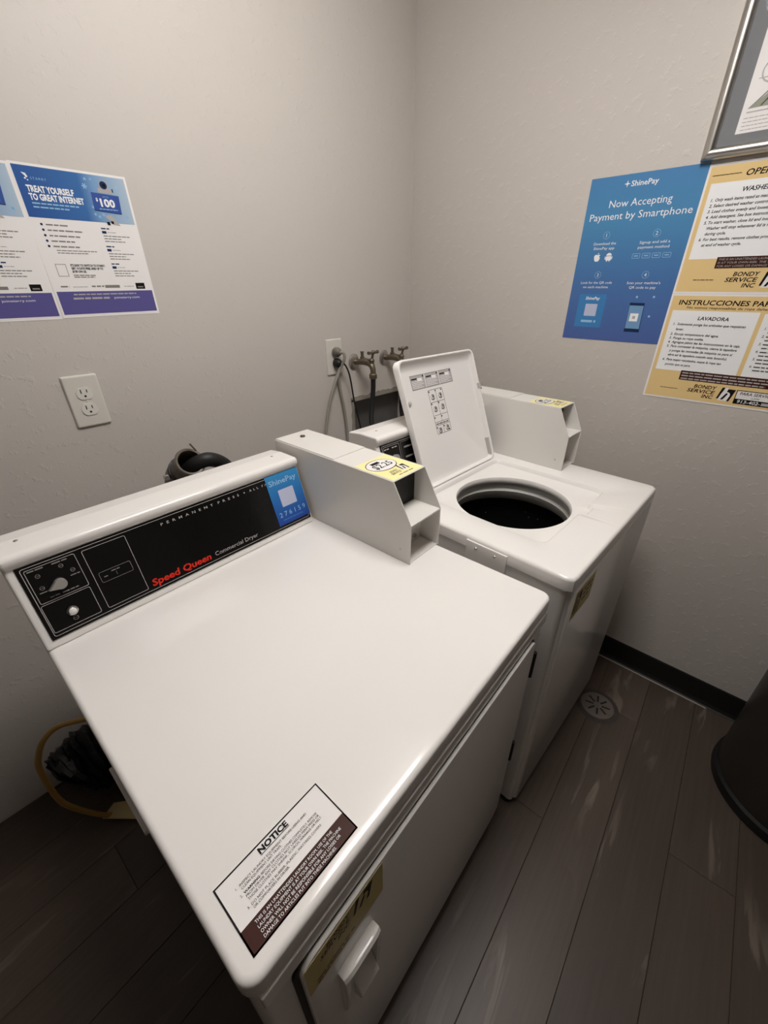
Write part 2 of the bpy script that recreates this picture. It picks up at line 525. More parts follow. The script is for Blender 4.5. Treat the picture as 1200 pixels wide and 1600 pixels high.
# left wall (behind the machines) with the opening cut for the plumbing
HX0, HX1, HZ0, HZ1 = -0.363, -0.014, 0.50, 0.968
bm = nb()
box(bm, ROOM_X, HX0, 0, 0.1, -0.004, ROOM_Z)
box(bm, HX1, 0.0, 0, 0.1, -0.004, ROOM_Z)
box(bm, HX0, HX1, 0, 0.1, HZ1, ROOM_Z)
box(bm, HX0, HX1, 0, 0.1, -0.004, HZ0)
wall_left = struct('wall_left', bm, M_WALL)
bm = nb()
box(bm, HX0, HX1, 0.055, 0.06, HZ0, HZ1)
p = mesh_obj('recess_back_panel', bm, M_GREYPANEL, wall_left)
p['label'] = 'grey board at the back of the cut wall opening'
bm = nb()      # ragged raw edge of the cut drywall, top and left
rnd = random.Random(3)
n = 22
top = [(HX0-0.012+(HX1-HX0+0.012)*i/n) for i in range(n+1)]
rs = []
for i, x in enumerate(top):
    d = 0.010+rnd.uniform(-0.004, 0.005)
    rs.append([(x, -0.0015, HZ1+d), (x, -0.0015, HZ1-0.008), (x, 0.014, HZ1-0.008), (x, 0.014, HZ1+d)])
rings(bm, rs)
rs = []
for i in range(n+1):
    z = HZ1-(HZ1-HZ0)*i/n
    d = 0.010+rnd.uniform(-0.004, 0.004)
    rs.append([(HX0-d, -0.0015, z), (HX0+0.006, -0.0015, z), (HX0+0.006, 0.014, z), (HX0-d, 0.014, z)])
rings(bm, rs)
bmesh.ops.recalc_face_normals(bm, faces=bm.faces)
p = mesh_obj('drywall_edge', bm, M_RAWEDGE, wall_left)
p['label'] = 'rough grey cut edge of the wall opening'

# vinyl cove base along the right wall
bm = nb()
prism(bm, [(-0.0, 0.10), (-0.004, 0.10), (-0.006, 0.094), (-0.006, 0.016), (-0.011, 0.004), (-0.018, 0.001), (-0.018, 0.0), (0.0, 0.0)], 'y', ROOM_Y, -0.45)
b = struct('baseboard_right', bm, M_BASE)
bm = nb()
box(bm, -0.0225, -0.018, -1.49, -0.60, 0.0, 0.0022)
mesh_obj('toe_line', bm, M_PALELINE, b)  # thin pale strip along the toe of the base
# ceiling lamp: wrap-around fluorescent fixture
lamp = thing('ceiling_light', 'white ceiling light fixture above the machines', 'ceiling light', LIGHT_POS)
lx, ly = LIGHT_SIZE
bm = nb(); box(bm, -lx/2-0.02, lx/2+0.02, -ly/2-0.02, ly/2+0.02, -0.03, 0.0)
mesh_obj('housing', bm, M_LAMPBODY, lamp, bevel=0.006)
bm = nb()
prof = [(-ly/2, -0.03), (-ly/2, -0.10), (-ly/2+0.03, -0.12), (ly/2-0.03, -0.12), (ly/2, -0.10), (ly/2, -0.03)]
prism(bm, prof, 'x', -lx/2, lx/2)
mesh_obj('diffuser', bm, M_DIFF, lamp)
for s in (-1, 1):
    bm = nb()
    prism(bm, [(a*1.04, z-0.002*(z < -0.031)) for a, z in prof], 'x', s*lx/2-0.006*(s < 0), s*lx/2+0.006*(s > 0)+0.0)
    mesh_obj('end_cap', bm, M_LAMPBODY, lamp)

# ================================================================== MACHINES
def console_profile(y0, H, dz=0.0):
    """side profile (y,z) of a slanted control console standing on a machine top of height H"""
    return [(y0, H), (y0+0.047, H+0.147), (y0+0.0395, H+0.156), (y0+0.0395, H+0.166), (y0+0.046, H+0.1715),
            (y0+0.105, H+0.1715), (y0+0.150, H+0.166), (y0+0.156, H+0.160), (y0+0.156, H)]

def coin_box(parent, off, x0, x1, yf, yb, H, zt, zmid, ycut, seam_y, group=None):
    """coin drop housing: open notch at the front, shelf and coin return"""
    t = 0.0025
    root_bm = nb()
    side = [(yf, H), (yf, zmid), (ycut, zt), (yb, zt), (yb, H)]
    prism(root_bm, side, 'x', x0, x0+t)
    prism(root_bm, side, 'x', x1-t, x1)
    box(root_bm, x0+t, x1-t, ycut, yb, zt-t, zt)                       # top
    box(root_bm, x0+t, x1-t, yb-t, yb, H, zt-t)                        # back
    box(root_bm, x0+t, x1-t, yf+0.003, yb-t, H, H+t)                   # bottom
    cb = mesh_obj('coin_box', root_bm, M_COIN, parent, off, bevel=0.0012)
    bm = nb()                                                          # shelf in the notch
    box(bm, x0+t, x1-t, yf+0.001, ycut+0.028, zmid-0.004, zmid-0.001)
    mesh_obj('shelf', bm, M_COIN, cb)
    bm = nb()                                                          # dark coin plate behind the notch
    box(bm, x0+t, x1-t, ycut+0.028, ycut+0.032, zmid-0.004, zt-t)
    mesh_obj('coin_plate', bm, M_DARK, cb)
    bm = nb()                                                          # inner wall below the shelf
    box(bm, x0+t, x1-t, yf+0.055, yf+0.058, H+t, zmid-0.004)
    mesh_obj('inner_plate', bm, M_COIN, cb)
    bm = nb()                                                          # black lock bracket and screw inside
    box(bm, x0+0.062, x0+0.080, yf+0.044, yf+0.055, zmid-0.034, zmid-0.006)
    mesh_obj('lock_bracket', bm, M_DARK, cb, bevel=0.002)
    bm = nb(); lathe(bm, [(0.0, 0.006), (0.005, 0.006), (0.006, 0.0)], (x0+0.084, yf+0.055, H+0.018), Vector((0, -1, 0)), 16)
    mesh_obj('screw', bm, M_STEEL, cb, smooth=True)
    bm = nb(); lathe(bm, [(0.0, 0.0012), (0.0022, 0.001), (0.0026, 0.0)], (x0, yf+0.028, H+0.032), Vector((-1, 0, 0)), 12)
    mesh_obj('side_screw', bm, M_BRUSHED, cb)
    # lift-off rear lid, a hair proud of the top, with its edge lip
    bm = nb(); box(bm, x0+0.003, x1-0.002, seam_y, yb, zt+0.0003, zt+0.0022)
    mesh_obj('rear_lid', bm, M_COIN, cb, bevel=0.0008)
    bm = nb(); lathe(bm, [(0.0, 0.003), (0.0065, 0.003), (0.0075, 0.0)], ((x0+x1)/2+0.004, yb-0.042, zt+0.0022), Vector((0, 0, 1)), 16)
    mesh_obj('lid_lock', bm, M_BRUSHED, cb)
    bm = nb()
    for a in (0, 1.2, 2.3, 3.6, 5.0):
        lathe(bm, [(0.0, 0.0006), (0.0018, 0.0006), (0.0018, 0)], ((x0+x1)/2+0.004+0.0045*math.cos(a), yb-0.042+0.0045*math.sin(a), zt+0.0052), Vector((0, 0, 1)), 8)
    mesh_obj('lock_slot', bm, M_DARK, cb)
    return cb

def price_print(cb, x0, y0, w_, h_, z, text):
    st = sheet('price_sticker', w_, h_, M_YELLOW, 0.0004, cb, basis((x0, y0, z), (1, 0, 0), (0, 1, 0), (0, 0, 1)))
    pr = Print()
    pr.disc(w_*0.45, h_*0.66, w_*0.40, M_BLACK, 1, 32, h_*0.27)
    pr.disc(w_*0.45, h_*0.66, w_*0.385, M_PAPER, 2, 32, h_*0.25)
    pr.rect(w_*0.27, w_*0.52, h_*0.74, h_*0.83, M_BLACK, 3)
    pr.text(text, w_*0.45, h_*0.54, h_*0.19, M_BLACK, w_*0.56, 'C', 0.15, 0.012, 3)
    # firm name and mark
    pr.text('BONDY', w_*0.50, h_*0.25, h_*0.07, M_BLACK, w_*0.24, 'R', 0.2, 0.01, 1)
    pr.text('SERVICE', w_*0.50, h_*0.16, h_*0.07, M_BLACK, w_*0.30, 'R', 0.2, 0.01, 1)
    bondy_mark(pr, w_*0.56, h_*0.17, w_*0.26, h_*0.25, 1)
    pr.lines(w_*0.30, h_*0.07, [w_*0.46], 0.01, h_*0.03, M_GREYPR, 1)
    p = pr.build('price_print', cb, basis((x0, y0, z+0.0004), (1, 0, 0), (0, 1, 0), (0, 0, 1)))
    return st, p

def bondy_mark(pr, u, v, w_, h_, layer=1, light=None):
    """slanted black block with a light hooked stroke through it"""
    light = light or M_PAPER
    s = 0.2*w_
    def q(a, b): return (u+a*w_*0.8+b*s, v+b*h_)
    pr.poly([q(0.16, 0.0), q(0.86, 0.0), q(0.90, 0.45), q(0.78, 0.70), q(0.46, 0.72), q(0.46, 1.0), q(0.16, 1.0)], light, layer)
    pr.poly([q(0, 0.12), q(0.14, 0.12), q(0.20, 1), q(0, 1)], M_BLACK, layer+1)
    pr.poly([q(0.33, 0.08), q(0.50, 0.08), q(0.56, 0.25), q(0.63, 0.52), q(0.60, 0.60), q(0.49, 0.60)], M_BLACK, layer+1)
    pr.poly([q(0.46, 0.92), q(0.47, 0.70), q(0.63, 0.68), q(0.77, 0.60)], M_BLACK, layer+1)
    pr.poly([q(0.46, 0.92), q(0.77, 0.60), q(0.85, 0.45), q(0.83, 0.0), q(1.0, 0.0), q(1.02, 0.92)], M_BLACK, layer+1)

# ------------------------------------------------------------------ dryer
DW, DH, DD = 0.712, 0.8337, 0.757
D_OFF = (DW/2, -DD/2, 0)
def place(fr, yaw, off):
    c, s = math.cos(yaw), math.sin(yaw)
    return (fr[0]-c*off[0]+s*off[1], fr[1]-s*off[0]-c*off[1], 0)
dryer = thing('clothes_dryer', 'large white coin-operated clothes dryer in the foreground with a notice sticker on top', 'clothes dryer',
              place((-0.8339, -1.0768), 0.0255, D_OFF), 0.0255)
def dpart(name, bm, m, parent=None, **k):
    return mesh_obj(name, bm, m, parent or dryer, D_OFF if parent is None else None, **k)

# cabinet
bm = nb()
prism(bm, rrect(-DW+0.004, -0.004, 0.004, DD-0.006, 0.012, 4), 'z', 0.022, DH-0.034)
cabinet = dpart('cabinet', bm, M_WHITE, smooth=True)
# top: rounded slab
bm = nb()
def slab_rings(x0, x1, y0, y1, z0, z1, rc, re, n=6, seg=5):
    rs = [[(x, y, z0) for x, y in rrect(x0+0.002, x1-0.002, y0+0.002, y1-0.002, rc-0.002, n)],
          [(x, y, z0+0.002) for x, y in rrect(x0, x1, y0, y1, rc, n)]]
    for i in range(seg+1):
        a = math.pi/2*i/seg
        d = re*(1-math.cos(a)); h = re*math.sin(a)
        rs.append([(x, y, z1-re+h) for x, y in rrect(x0+d, x1-d, y0+d, y1-d, max(rc-d, 0.002), n)])
    return rs
rings(bm, slab_rings(-DW, 0, 0, DD, DH-0.034, DH, 0.020, 0.008))
dpart('top_panel', bm, M_WHITE, smooth=True)
# upper front strip with its fold line below the rim
bm = nb(); box(bm, -DW+0.010, -0.010, -0.001, 0.02, 0.765, DH-0.0385)
dpart('front_strip', bm, M_WHITE, bevel=0.002)
# door
bm = nb()
rs = []
for d, y in ((0.0, 0.006), (0.0, -0.0045), (0.0007, -0.0056), (0.0025, -0.0060)):
    rs.append([(x, y, z) for x, z in rrect(-0.665+d, -0.060-d, 0.085+d, 0.758-d, 0.022-d*0.5, 5)])
rings(bm, rs)
bmesh.ops.recalc_face_normals(bm, faces=bm.faces)
door = dpart('door', bm, M_WHITE, smooth=True)
# black sheet behind the door, its colour standing in for the gap's shadow
bm = nb()
prism(bm, rrect(-0.672, -0.055, 0.082, 0.762, 0.026, 5), 'y', 0.0, 0.0055)
dpart('door_gap_shade', bm, M_RUBBER)
# hinges beside the door
for z0, z1 in ((0.632, 0.706), (0.318, 0.392)):
    bm = nb(); tube(bm, [(-0.0455, -0.004, z0), (-0.0455, -0.004, z1)], 0.0045, 10)
    dpart('hinge', bm, M_DARK, smooth=True)
# pull handle: grip lip on two tapering side cheeks with a sloped cup
hx0, hx1 = -0.624, -0.558
bm = nb()
rs = []
for i in range(13):
    t = i/12
    x = hx0+(hx1-hx0)*t
    e = 0.006*(abs(2*t-1)**5)
    rs.append([(x, -0.0050, 0.6270-e), (x, -0.0145, 0.6310-e), (x, -0.0205+e*0.5, 0.6300-e), (x, -0.0235+e*0.5, 0.6240-e), (x, -0.0210+e*0.5, 0.6170), (x, -0.0050, 0.6170)])
rings(bm, rs); bmesh.ops.recalc_face_normals(bm, faces=bm.faces)
hd = mesh_obj('handle', bm, M_WHITE, door, smooth=True)
for xs in ((hx0, hx0+0.0075), (hx1-0.006, hx1)):
    bm = nb(); prism(bm, [(-0.0050, 0.6230), (-0.0205, 0.6190), (-0.0205, 0.570), (-0.0160, 0.495), (-0.0100, 0.462), (-0.0050, 0.455)], 'x', *xs)
    mesh_obj('handle_cheek', bm, M_WHITE, door, bevel=0.002)
bm = nb(); prism(bm, [(-0.0050, 0.535), (-0.0215, 0.484), (-0.0180, 0.468), (-0.0050, 0.456)], 'x', hx0+0.022, hx1-0.006)
mesh_obj('handle_cup', bm, M_WHITE, door, bevel=0.0015)
# gold sticker on the door
Mx = basis((-0.662, -0.0061, 0.672), (1, 0, 0), (0, 0, 1), (0, -1, 0))
gs = sheet('door_sticker', 0.125, 0.080, M_GOLDPR, 0.0004, door, Mx)
pr = Print()
bondy_mark(pr, 0.070, 0.044, 0.036, 0.034, 1, M_GOLDPR)
pr.build('sticker_mark', door, Mx @ up_n(0.0004)); pr = Print()
pr.text('BONDY', 0.066, 0.066, 0.009, M_BLACK, 0.036, 'R', 0.2, 0.01, 1)
pr.text('SERVICE', 0.066, 0.055, 0.009, M_BLACK, 0.046, 'R', 0.2, 0.01, 1)
pr.text('INC', 0.066, 0.044, 0.009, M_BLACK, 0.020, 'R', 0.2, 0.01, 1)
pr.build('sticker_lettering', door, Mx @ up_n(0.0004)); pr = Print()
pr.lines(0.012, 0.014, [0.06, 0.05], 0.008, 0.003, M_BROWN, 1)
pr.build('door_sticker_print', door, Mx @ up_n(0.0004))
# feet
for x in (-DW+0.05, -0.045):
    for y in (0.045, DD-0.06):
        bm = nb(); lathe(bm, [(0.020, 0), (0.020, 0.010), (0.010, 0.014), (0.010, 0.03)], (x, y, 0), n=16, cap0=True, cap1=True)
        dpart('foot', bm, M_RUBBER)
# side label strip under the rim
bm = nb(); box(bm, -DW-0.0045, -DW+0.004, 0.225, 0.343, DH-0.046, DH-0.0385)
dpart('side_clip', bm, M_PAPER, bevel=0.001)

def console(parent, off, x0, x1, y0, H):
    prof = console_profile(y0, H)
    bm = nb()
    prism(bm, prof, 'x', x0, x1)
    return mesh_obj('console', bm, M_WHITE, parent, off, bevel=0.005, bseg=3)

dc = console(dryer, D_OFF, -DW, -DW+0.5887, 0.601, DH)
# slanted black control panel: s to the right, t up the slope
sl = Vector((0, 0.047, 0.147)).normalized()
def panel_basis(x0, y0, H, lift=0.0):
    nrm = Vector((1, 0, 0)).cross(sl)
    return basis(Vector((x0, y0, H)) + nrm*lift, (1, 0, 0), sl, nrm)
PB = panel_basis(-DW, 0.601, DH, 0.0003)
bm = nb(); box(bm, 0.0135, 0.5835, 0.0155, 0.1525, 0, 0.0015)
pn = mesh_obj('control_panel', bm, M_BLACKPANEL, dc); pn.matrix_local = PB
pr = Print()
g = M_GREYPR
pr.frame(0.0185, 0.5795, 0.0200, 0.1490, 0.0010, M_LGREYPR, 1, 0.004)
pr.frame(0.0225, 0.0945, 0.0815, 0.1445, 0.0009, M_LGREYPR, 1, 0.003)
pr.frame(0.0205, 0.0935, 0.0260, 0.0790, 0.0009, M_LGREYPR, 1, 0.003)
pr.frame(0.1045, 0.1760, 0.0260, 0.1430, 0.0009, M_LGREYPR, 1, 0.003)
pr.frame(0.1130, 0.1665, 0.0740, 0.0945, 0.0007, M_GREYPR, 1, 0.003)
pr.text('PERMANENT', 0.2410, 0.1345, 0.0052, M_LGREYPR, 0.112, bold=0.01, space=2.2)
pr.text('PRESS', 0.3640, 0.1345, 0.0052, M_LGREYPR, 0.052, bold=0.01, space=2.2)
pr.disc(0.4300, 0.1370, 0.0016, M_LGREYPR)
pr.text('ALL', 0.4430, 0.1345, 0.0052, M_LGREYPR, 0.024, bold=0.01, space=2.2)
pr.text('FA', 0.4770, 0.1345, 0.0052, M_LGREYPR, 0.013, bold=0.01, space=2.0)
pr.text('Speed Queen', 0.1850, 0.0275, 0.0135, M_RED, 0.1240, shear=0.12, bold=0.03)
pr.text('Commercial Dryer', 0.3190, 0.0290, 0.0092, M_LGREYPR, 0.1080)
# little printed captions and fabric symbols round the knob
pr.lines(0.0260, 0.1395, [0.022], 0.004, 0.0022, g); pr.lines(0.0600, 0.1390, [0.022], 0.004, 0.0022, g)
pr.lines(0.0280, 0.0990, [0.014], 0.004, 0.0018, g); pr.lines(0.0765, 0.1090, [0.014], 0.004, 0.0018, g)
pr.lines(0.0380, 0.0865, [0.014], 0.004, 0.0020, g); pr.lines(0.0560, 0.0865, [0.024], 0.004, 0.0020, g)
for a, b_ in ((0.0365, 0.1290), (0.0705, 0.1320), (0.0830, 0.1185), (0.0345, 0.1075)):
    pr.ring(a, b_, 0.0036, 0.0007, g, 2, 10); pr.rect(a-0.003, a+0.003, b_-0.0004, b_+0.0004, g, 2)
pr.ring(0.0560, 0.0370, 0.0042, 0.0007, g, 2, 12); pr.rect(0.0530, 0.0590, 0.0366, 0.0374, g, 2)
pr.lines(0.1330, 0.0885, [0.014], 0.004, 0.0018, g)
pr.rect(0.1396, 0.1402, 0.0790, 0.0860, g, 2); pr.rect(0.1190, 0.1250, 0.0830, 0.0845, g, 2)
pr.build('panel_print', dc, PB @ up_n(0.0016))
def knob(parent, base, s, t, pointer=True):
    bm = nb()
    c = Vector((s, t, 0))
    pts = []
    for i in range(25):
        a = math.radians(-135+i*270/24)
        pts.append((math.cos(a)*0.0092, math.sin(a)*0.0092))
    pts.append((-0.0185, -0.0006))
    ang = math.radians(12)
    pts = [(x*math.cos(ang)-y*math.sin(ang), x*math.sin(ang)+y*math.cos(ang)) for x, y in pts]
    rings(bm, [[(s+x, t+y, 0.0) for x, y in pts], [(s+x, t+y, 0.011) for x, y in pts], [(s+x*0.93, t+y*0.93, 0.0125) for x, y in pts]])
    o = mesh_obj('knob', bm, M_KNOB, parent); o.matrix_local = base
    return o
knob(dc, PB @ up_n(0.0018), 0.0585, 0.1045)
bm = nb(); lathe(bm, [(0.0085, 0), (0.0085, 0.005), (0.0060, 0.006), (0.0060, 0.0030)], (0.0560, 0.0520, 0), n=24)
o = mesh_obj('button_ring', bm, M_STEEL, dc, smooth=True); o.matrix_local = PB @ up_n(0.0015)
bm = nb(); lathe(bm, [(0.0058, 0.001), (0.0056, 0.0085), (0.0040, 0.0095), (0.0, 0.0098)], (0.0560, 0.0520, 0), n=24)
o = mesh_obj('start_button', bm, M_WHITE, dc, smooth=True); o.matrix_local = PB @ up_n(0.0015)
# blue payment sticker over the right end of the panel
SB = PB @ Matrix.Translation((0.4885, 0.0265, 0.0022))
sheet('payment_sticker', 0.0955, 0.1265, M_BLUESTK, 0.0004, dc, SB)
pr = Print()
pr.text('ShinePay', 0.0060, 0.1010, 0.0130, M_PALEBLUE, 0.0800, bold=0.012)
pr.rrect(0.0245, 0.0690, 0.0425, 0.0860, 0.002, mat('pale_sticker_square', (186, 190, 214), rough=0.4), 1)
pr.text('276159', 0.0090, 0.0195, 0.0120, M_PALEBLUE, 0.0780, space=1.5)
pr.lines(0.015, 0.010, [0.06], 0.006, 0.002, M_MIDBLUE, 1)
pr.build('payment_print', dc, SB @ up_n(0.0004))
# screws on top of the console
for s in (0.035, 0.551):
    bm = nb(); lathe(bm, [(0.0, 0.0012), (0.0030, 0.0010), (0.0036, 0)], (-DW+s, 0.695, DH+0.1715), n=12)
    mesh_obj('screw', bm, M_BRUSHED, dc)

dcb = coin_box(dryer, D_OFF, -0.1124, 0.001, 0.2835, 0.746, DH, 1.0250, 0.9345, 0.333, 0.520)
price_print(dcb, -0.108, 0.336, 0.104, 0.116, 1.0252, '$2.25')

# notice sticker on the dryer top
NW, NH = 0.1385, 0.0745
NB = basis((-0.6918, 0.0163, DH+0.0001), (1, 0, 0), (0, 1, 0), (0, 0, 1))
ns = sheet('notice_sticker', NW, NH, M_PAPER, 0.0004, dryer, Matrix.Translation(D_OFF) @ NB)
pr = Print()
pr.frame(0, NW, 0, NH, 0.0017, M_BLACK, 1)
pr.rect(0, NW, 0, 0.0245, M_BROWN, 1)
pr.text('NOTICE', NW/2, 0.0640, 0.0064, M_BLACK, 0.038, 'C', bold=0.045)
pr.rect(NW/2-0.019, NW/2+0.019, 0.0622, 0.0629, M_BLACK, 2)
tx = [('1.', 0.016, 0.0560, None), ('INSPECT LAUNDRY EQUIPMENT BEFORE USING AND', 0.0205, 0.0560, 0.088),
      ('CLEAN EQUIPMENT LINT TRAPS.', 0.0205, 0.0522, 0.050), ('2.', 0.016, 0.0470, None),
      ('WARNING:', 0.0205, 0.0470, 0.019), ('BEFORE DRYING CLOTHES COMPLETELY, REMOVE', 0.041, 0.0470, 0.076),
      ('FROM DRYER ANY CLOTHES NOT LABELED PERM PRESS OR', 0.0205, 0.0432, 0.097),
      ('THOSE CLOTHES MAY SHRINK, SCORCH, WRINKLE OR MELT.', 0.0205, 0.0394, 0.098), ('3.', 0.016, 0.0336, None),
      ('DO NOT PLACE RUBBER, PLASTIC, MATTRESS COVERS', 0.0205, 0.0336, 0.092), ('OR COMFORTERS IN DRYER.', 0.0205, 0.0298, 0.044)]
for t_, u, v, wd in tx:
    pr.text(t_, u, v, 0.0026, M_BLACK if t_ == 'WARNING:' else M_DGREYPR, wd, bold=0.02 if t_ == 'WARNING:' else 0.0)
for i, (t_, wd) in enumerate((('THIS IS AN UNATTENDED LAUNDRY ROOM. USE OF THE', 0.101), ('LAUNDRY EQUIPMENT IS AT YOUR OWN RISK. THE MACHINE', 0.110),
                              ('OWNER WILL NOT BE RESPONSIBLE FOR ANY LOSSES OR', 0.105), ('DAMAGE TO ARTICLES PUT INTO THESE MACHINES.', 0.094))):
    pr.text(t_, 0.0150, 0.0186-i*0.0050, 0.0031, M_WHITEPR, wd)
pr.build('notice_print', dryer, Matrix.Translation(D_OFF) @ NB @ up_n(0.0004))

# ------------------------------------------------------------------ washer
WW, WH, WD = 0.6133, 0.8668, 0.673
W_OFF = (WW/2, -WD/2, 0)
washer = thing('washing_machine', 'white top-loading coin washing machine with its lid standing open', 'washing machine',
               place((-0.1988, -1.1235), -0.0297, W_OFF), -0.0297)
def wpart(name, bm, m, parent=None, **k):
    return mesh_obj(name, bm, m, parent or washer, W_OFF if parent is None else None, **k)
# cabinet: open shell so that the tub can be seen
bm = nb()
o_ = rrect(-WW+0.003, -0.003, 0.010, WD-0.004, 0.012, 4); i_ = rrect(-WW+0.006, -0.006, 0.013, WD-0.007, 0.010, 4)
rings(bm, [[(x, y, WH-0.034) for x, y in i_], [(x, y, 0.02) for x, y in i_], [(x, y, 0.02) for x, y in o_], [(x, y, WH-0.034) for x, y in o_]], False, False)
bmesh.ops.recalc_face_normals(bm, faces=bm.faces)
wpart('cabinet', bm, M_WHITE, smooth=True)
# front panel with rounded vertical edges, its lit top lip below the rim
bm = nb()
prism(bm, [(-WW+0.012, 0.020), (-WW+0.012, 0.010), (-WW+0.0145, 0.004), (-WW+0.020, 0.0), (-0.010, 0.0), (-0.004, 0.003), (-0.001, 0.009), (-0.001, 0.020)], 'z', 0.030, WH-0.0365)
fp = wpart('front_panel', bm, M_WHITE, smooth=True, bevel=0.0025)
# toe strip
bm = nb(); box(bm, -WW+0.02, -0.012, 0.012, 0.03, 0.006, 0.032)
wpart('toe_strip', bm, M_RUBBER)
# top with lid recess, finger notch and round tub opening
HC = (-0.343, 0.284); HR = 0.157
bm = nb()
N = 176
angs = [2*math.pi*i/N for i in range(N)]
def ray_poly(poly, c, a):
    dx, dy = math.cos(a), math.sin(a); best = None
    for i in range(len(poly)):
        p, q = poly[i], poly[(i+1) % len(poly)]
        ex, ey = q[0]-p[0], q[1]-p[1]
        det = dx*(-ey)+dy*ex
        if abs(det) < 1e-12: continue
        rx, ry = p[0]-c[0], p[1]-c[1]
        t = (rx*(-ey)+ry*ex)/det; s_ = (dx*ry-dy*rx)/det
        if t > 0 and -1e-6 <= s_ <= 1+1e-6 and (best is None or t > best): best = t
    return (c[0]+dx*best, c[1]+dy*best)
def recess(d):
    p = rrect(-0.522+d, -0.133-d, 0.106+d, 0.464-d, 0.020, 6)
    # finger notch in the front edge
    notch = [(-0.330, 0.106+d), (-0.318, 0.090+d), (-0.262, 0.090+d), (-0.250, 0.106+d)]
    k = p.index(min(p, key=lambda q: (round(q[1], 5), q[0])))
    return p[:k+1] + notch + p[k+1:]
def ringat(poly, z): return [(*ray_poly(poly, HC, a), z) for a in angs]
rs = [ringat(rrect(-WW+0.002, -0.002, 0.002, WD-0.002, 0.016, 6), WH-0.034),
      ringat(rrect(-WW, 0, 0, WD, 0.017, 6), WH-0.032)]
for i in range(5):
    a = math.pi/2*i/4; d = 0.008*(1-math.cos(a)); h = 0.008*math.sin(a)
    rs.append(ringat(rrect(-WW+d, -d, d, WD-d, 0.017-d*0.6, 6), WH-0.008+h))
rs += [ringat(recess(-0.003), WH), ringat(recess(0.0), WH-0.002), ringat(recess(0.004), WH-0.013), ringat(recess(0.010), WH-0.016)]
for r_, z in ((HR+0.006, -0.0165), (HR+0.002, -0.018), (HR, -0.023), (HR-0.001, -0.032), (HR+0.003, -0.038)):
    rs.append([(HC[0]+r_*math.cos(a), HC[1]+r_*math.sin(a), WH+z) for a in angs])
rings(bm, rs, False, False)
wpart('top_panel', bm, M_WHITE, smooth=True)
# tub: plastic ring, basket wall, dark floor
cz = (HC[0], HC[1], 0)
bm = nb(); lathe(bm, [(HR+0.010, WH-0.034), (HR+0.008, WH-0.052), (HR+0.012, WH-0.060), (HR+0.004, WH-0.066), (HR+0.010, WH-0.092), (HR+0.020, WH-0.100)], cz, n=64)
wpart('tub_ring', bm, M_GREYTUB, smooth=True)
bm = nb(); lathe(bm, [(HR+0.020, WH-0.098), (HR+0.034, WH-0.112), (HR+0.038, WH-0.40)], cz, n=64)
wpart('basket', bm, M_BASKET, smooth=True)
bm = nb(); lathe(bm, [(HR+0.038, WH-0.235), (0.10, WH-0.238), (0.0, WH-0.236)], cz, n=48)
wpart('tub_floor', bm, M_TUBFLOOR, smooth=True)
bm = nb()
rnd = random.Random(5)
for i in range(18):
    a = rnd.uniform(-0.5, 1.7); q = rnd.uniform(0.0010, 0.0022); r_ = HR+0.0355
    lathe(bm, [(q, 0.0), (q*0.8, q*0.5), (0.0, q)], (HC[0]+r_*math.cos(a), HC[1]+r_*math.sin(a), WH-rnd.uniform(0.118, 0.175)), Vector((-math.cos(a), -math.sin(a), 0)), 6)
o = wpart('pale_specks', bm, M_LGREYPR); o['kind'] = 'stuff'  # small pale specks scattered over the basket wall
# side hinge bracket of the top
bm = nb(); box(bm, -WW-0.0035, -WW+0.004, 0.148, 0.255, WH-0.062, WH-0.010)
hb = wpart('top_bracket', bm, M_WHITE, bevel=0.001)
for y in (0.178, 0.228):
    bm = nb(); lathe(bm, [(0.0, 0.0020), (0.0030, 0.0018), (0.0036, 0.0)], (-WW-0.0035, y, WH-0.024), Vector((-1, 0, 0)), 12)
    mesh_obj('bracket_screw', bm, M_BRUSHED, hb)
# gold sticker on the washer front
Mx = basis((-WW+0.040, -0.0002, WH-0.135), (1, 0, 0), (0, 0, 1), (0, -1, 0))
sheet('front_sticker', 0.115, 0.082, M_GOLDPR, 0.0004, fp, Mx)
pr = Print()
bondy_mark(pr, 0.004, 0.010, 0.036, 0.066, 1, M_GOLDPR)
pr.lines(0.05, 0.06, [0.05, 0.05, 0.04], 0.015, 0.006, M_BROWN, 1)
pr.build('front_sticker_print', fp, Mx @ up_n(0.0004))
for x in (-WW+0.02, -0.045):
    for y in (0.030, WD-0.06):
        bm = nb(); lathe(bm, [(0.018, 0), (0.018, 0.010), (0.010, 0.014), (0.010, 0.03)], (x, y, 0), n=16, cap0=True, cap1=True)
        wpart('foot', bm, M_RUBBER)
# lid, standing open: l along the lid from the hinge, n out of its underside
LY, LZ = 0.470, WH+0.001
le = Vector((0, 0.1325, 0.340)).normalized()
ln_ = Vector((1, 0, 0)).cross(le)
LB = basis((0, LY, LZ), (1, 0, 0), le, ln_)
bm = nb()
lx0, lx1, ll = -0.492, -0.129, 0.366
def lr(d, z, dt=0.0, r=0.022): return [(x, y, z) for x, y in rrect(lx0+d, lx1-d, 0.0+d, ll-d-dt, max(r-d*0.4, 0.006), 6)]
rings(bm, [lr(0.004, -0.024), lr(0.0, -0.020), lr(0.0, -0.004), lr(0.0015, -0.001), lr(0.004, 0.0), lr(0.0065, -0.001),
           lr(0.009, -0.006), lr(0.011, -0.015, 0.014), lr(0.017, -0.0175, 0.018)])
lid = wpart('lid', bm, M_WHITE, smooth=True)
lid.matrix_local = Matrix.Translation(W_OFF) @ LB
bm = nb(); lathe(bm, [(0.0058, 0), (0.0055, 0.006), (0.0030, 0.008), (0.0, 0.008)], (-0.466, 0.250, -0.0175), n=16)
mesh_obj('bumper', bm, M_GREYTUB, lid, smooth=True)
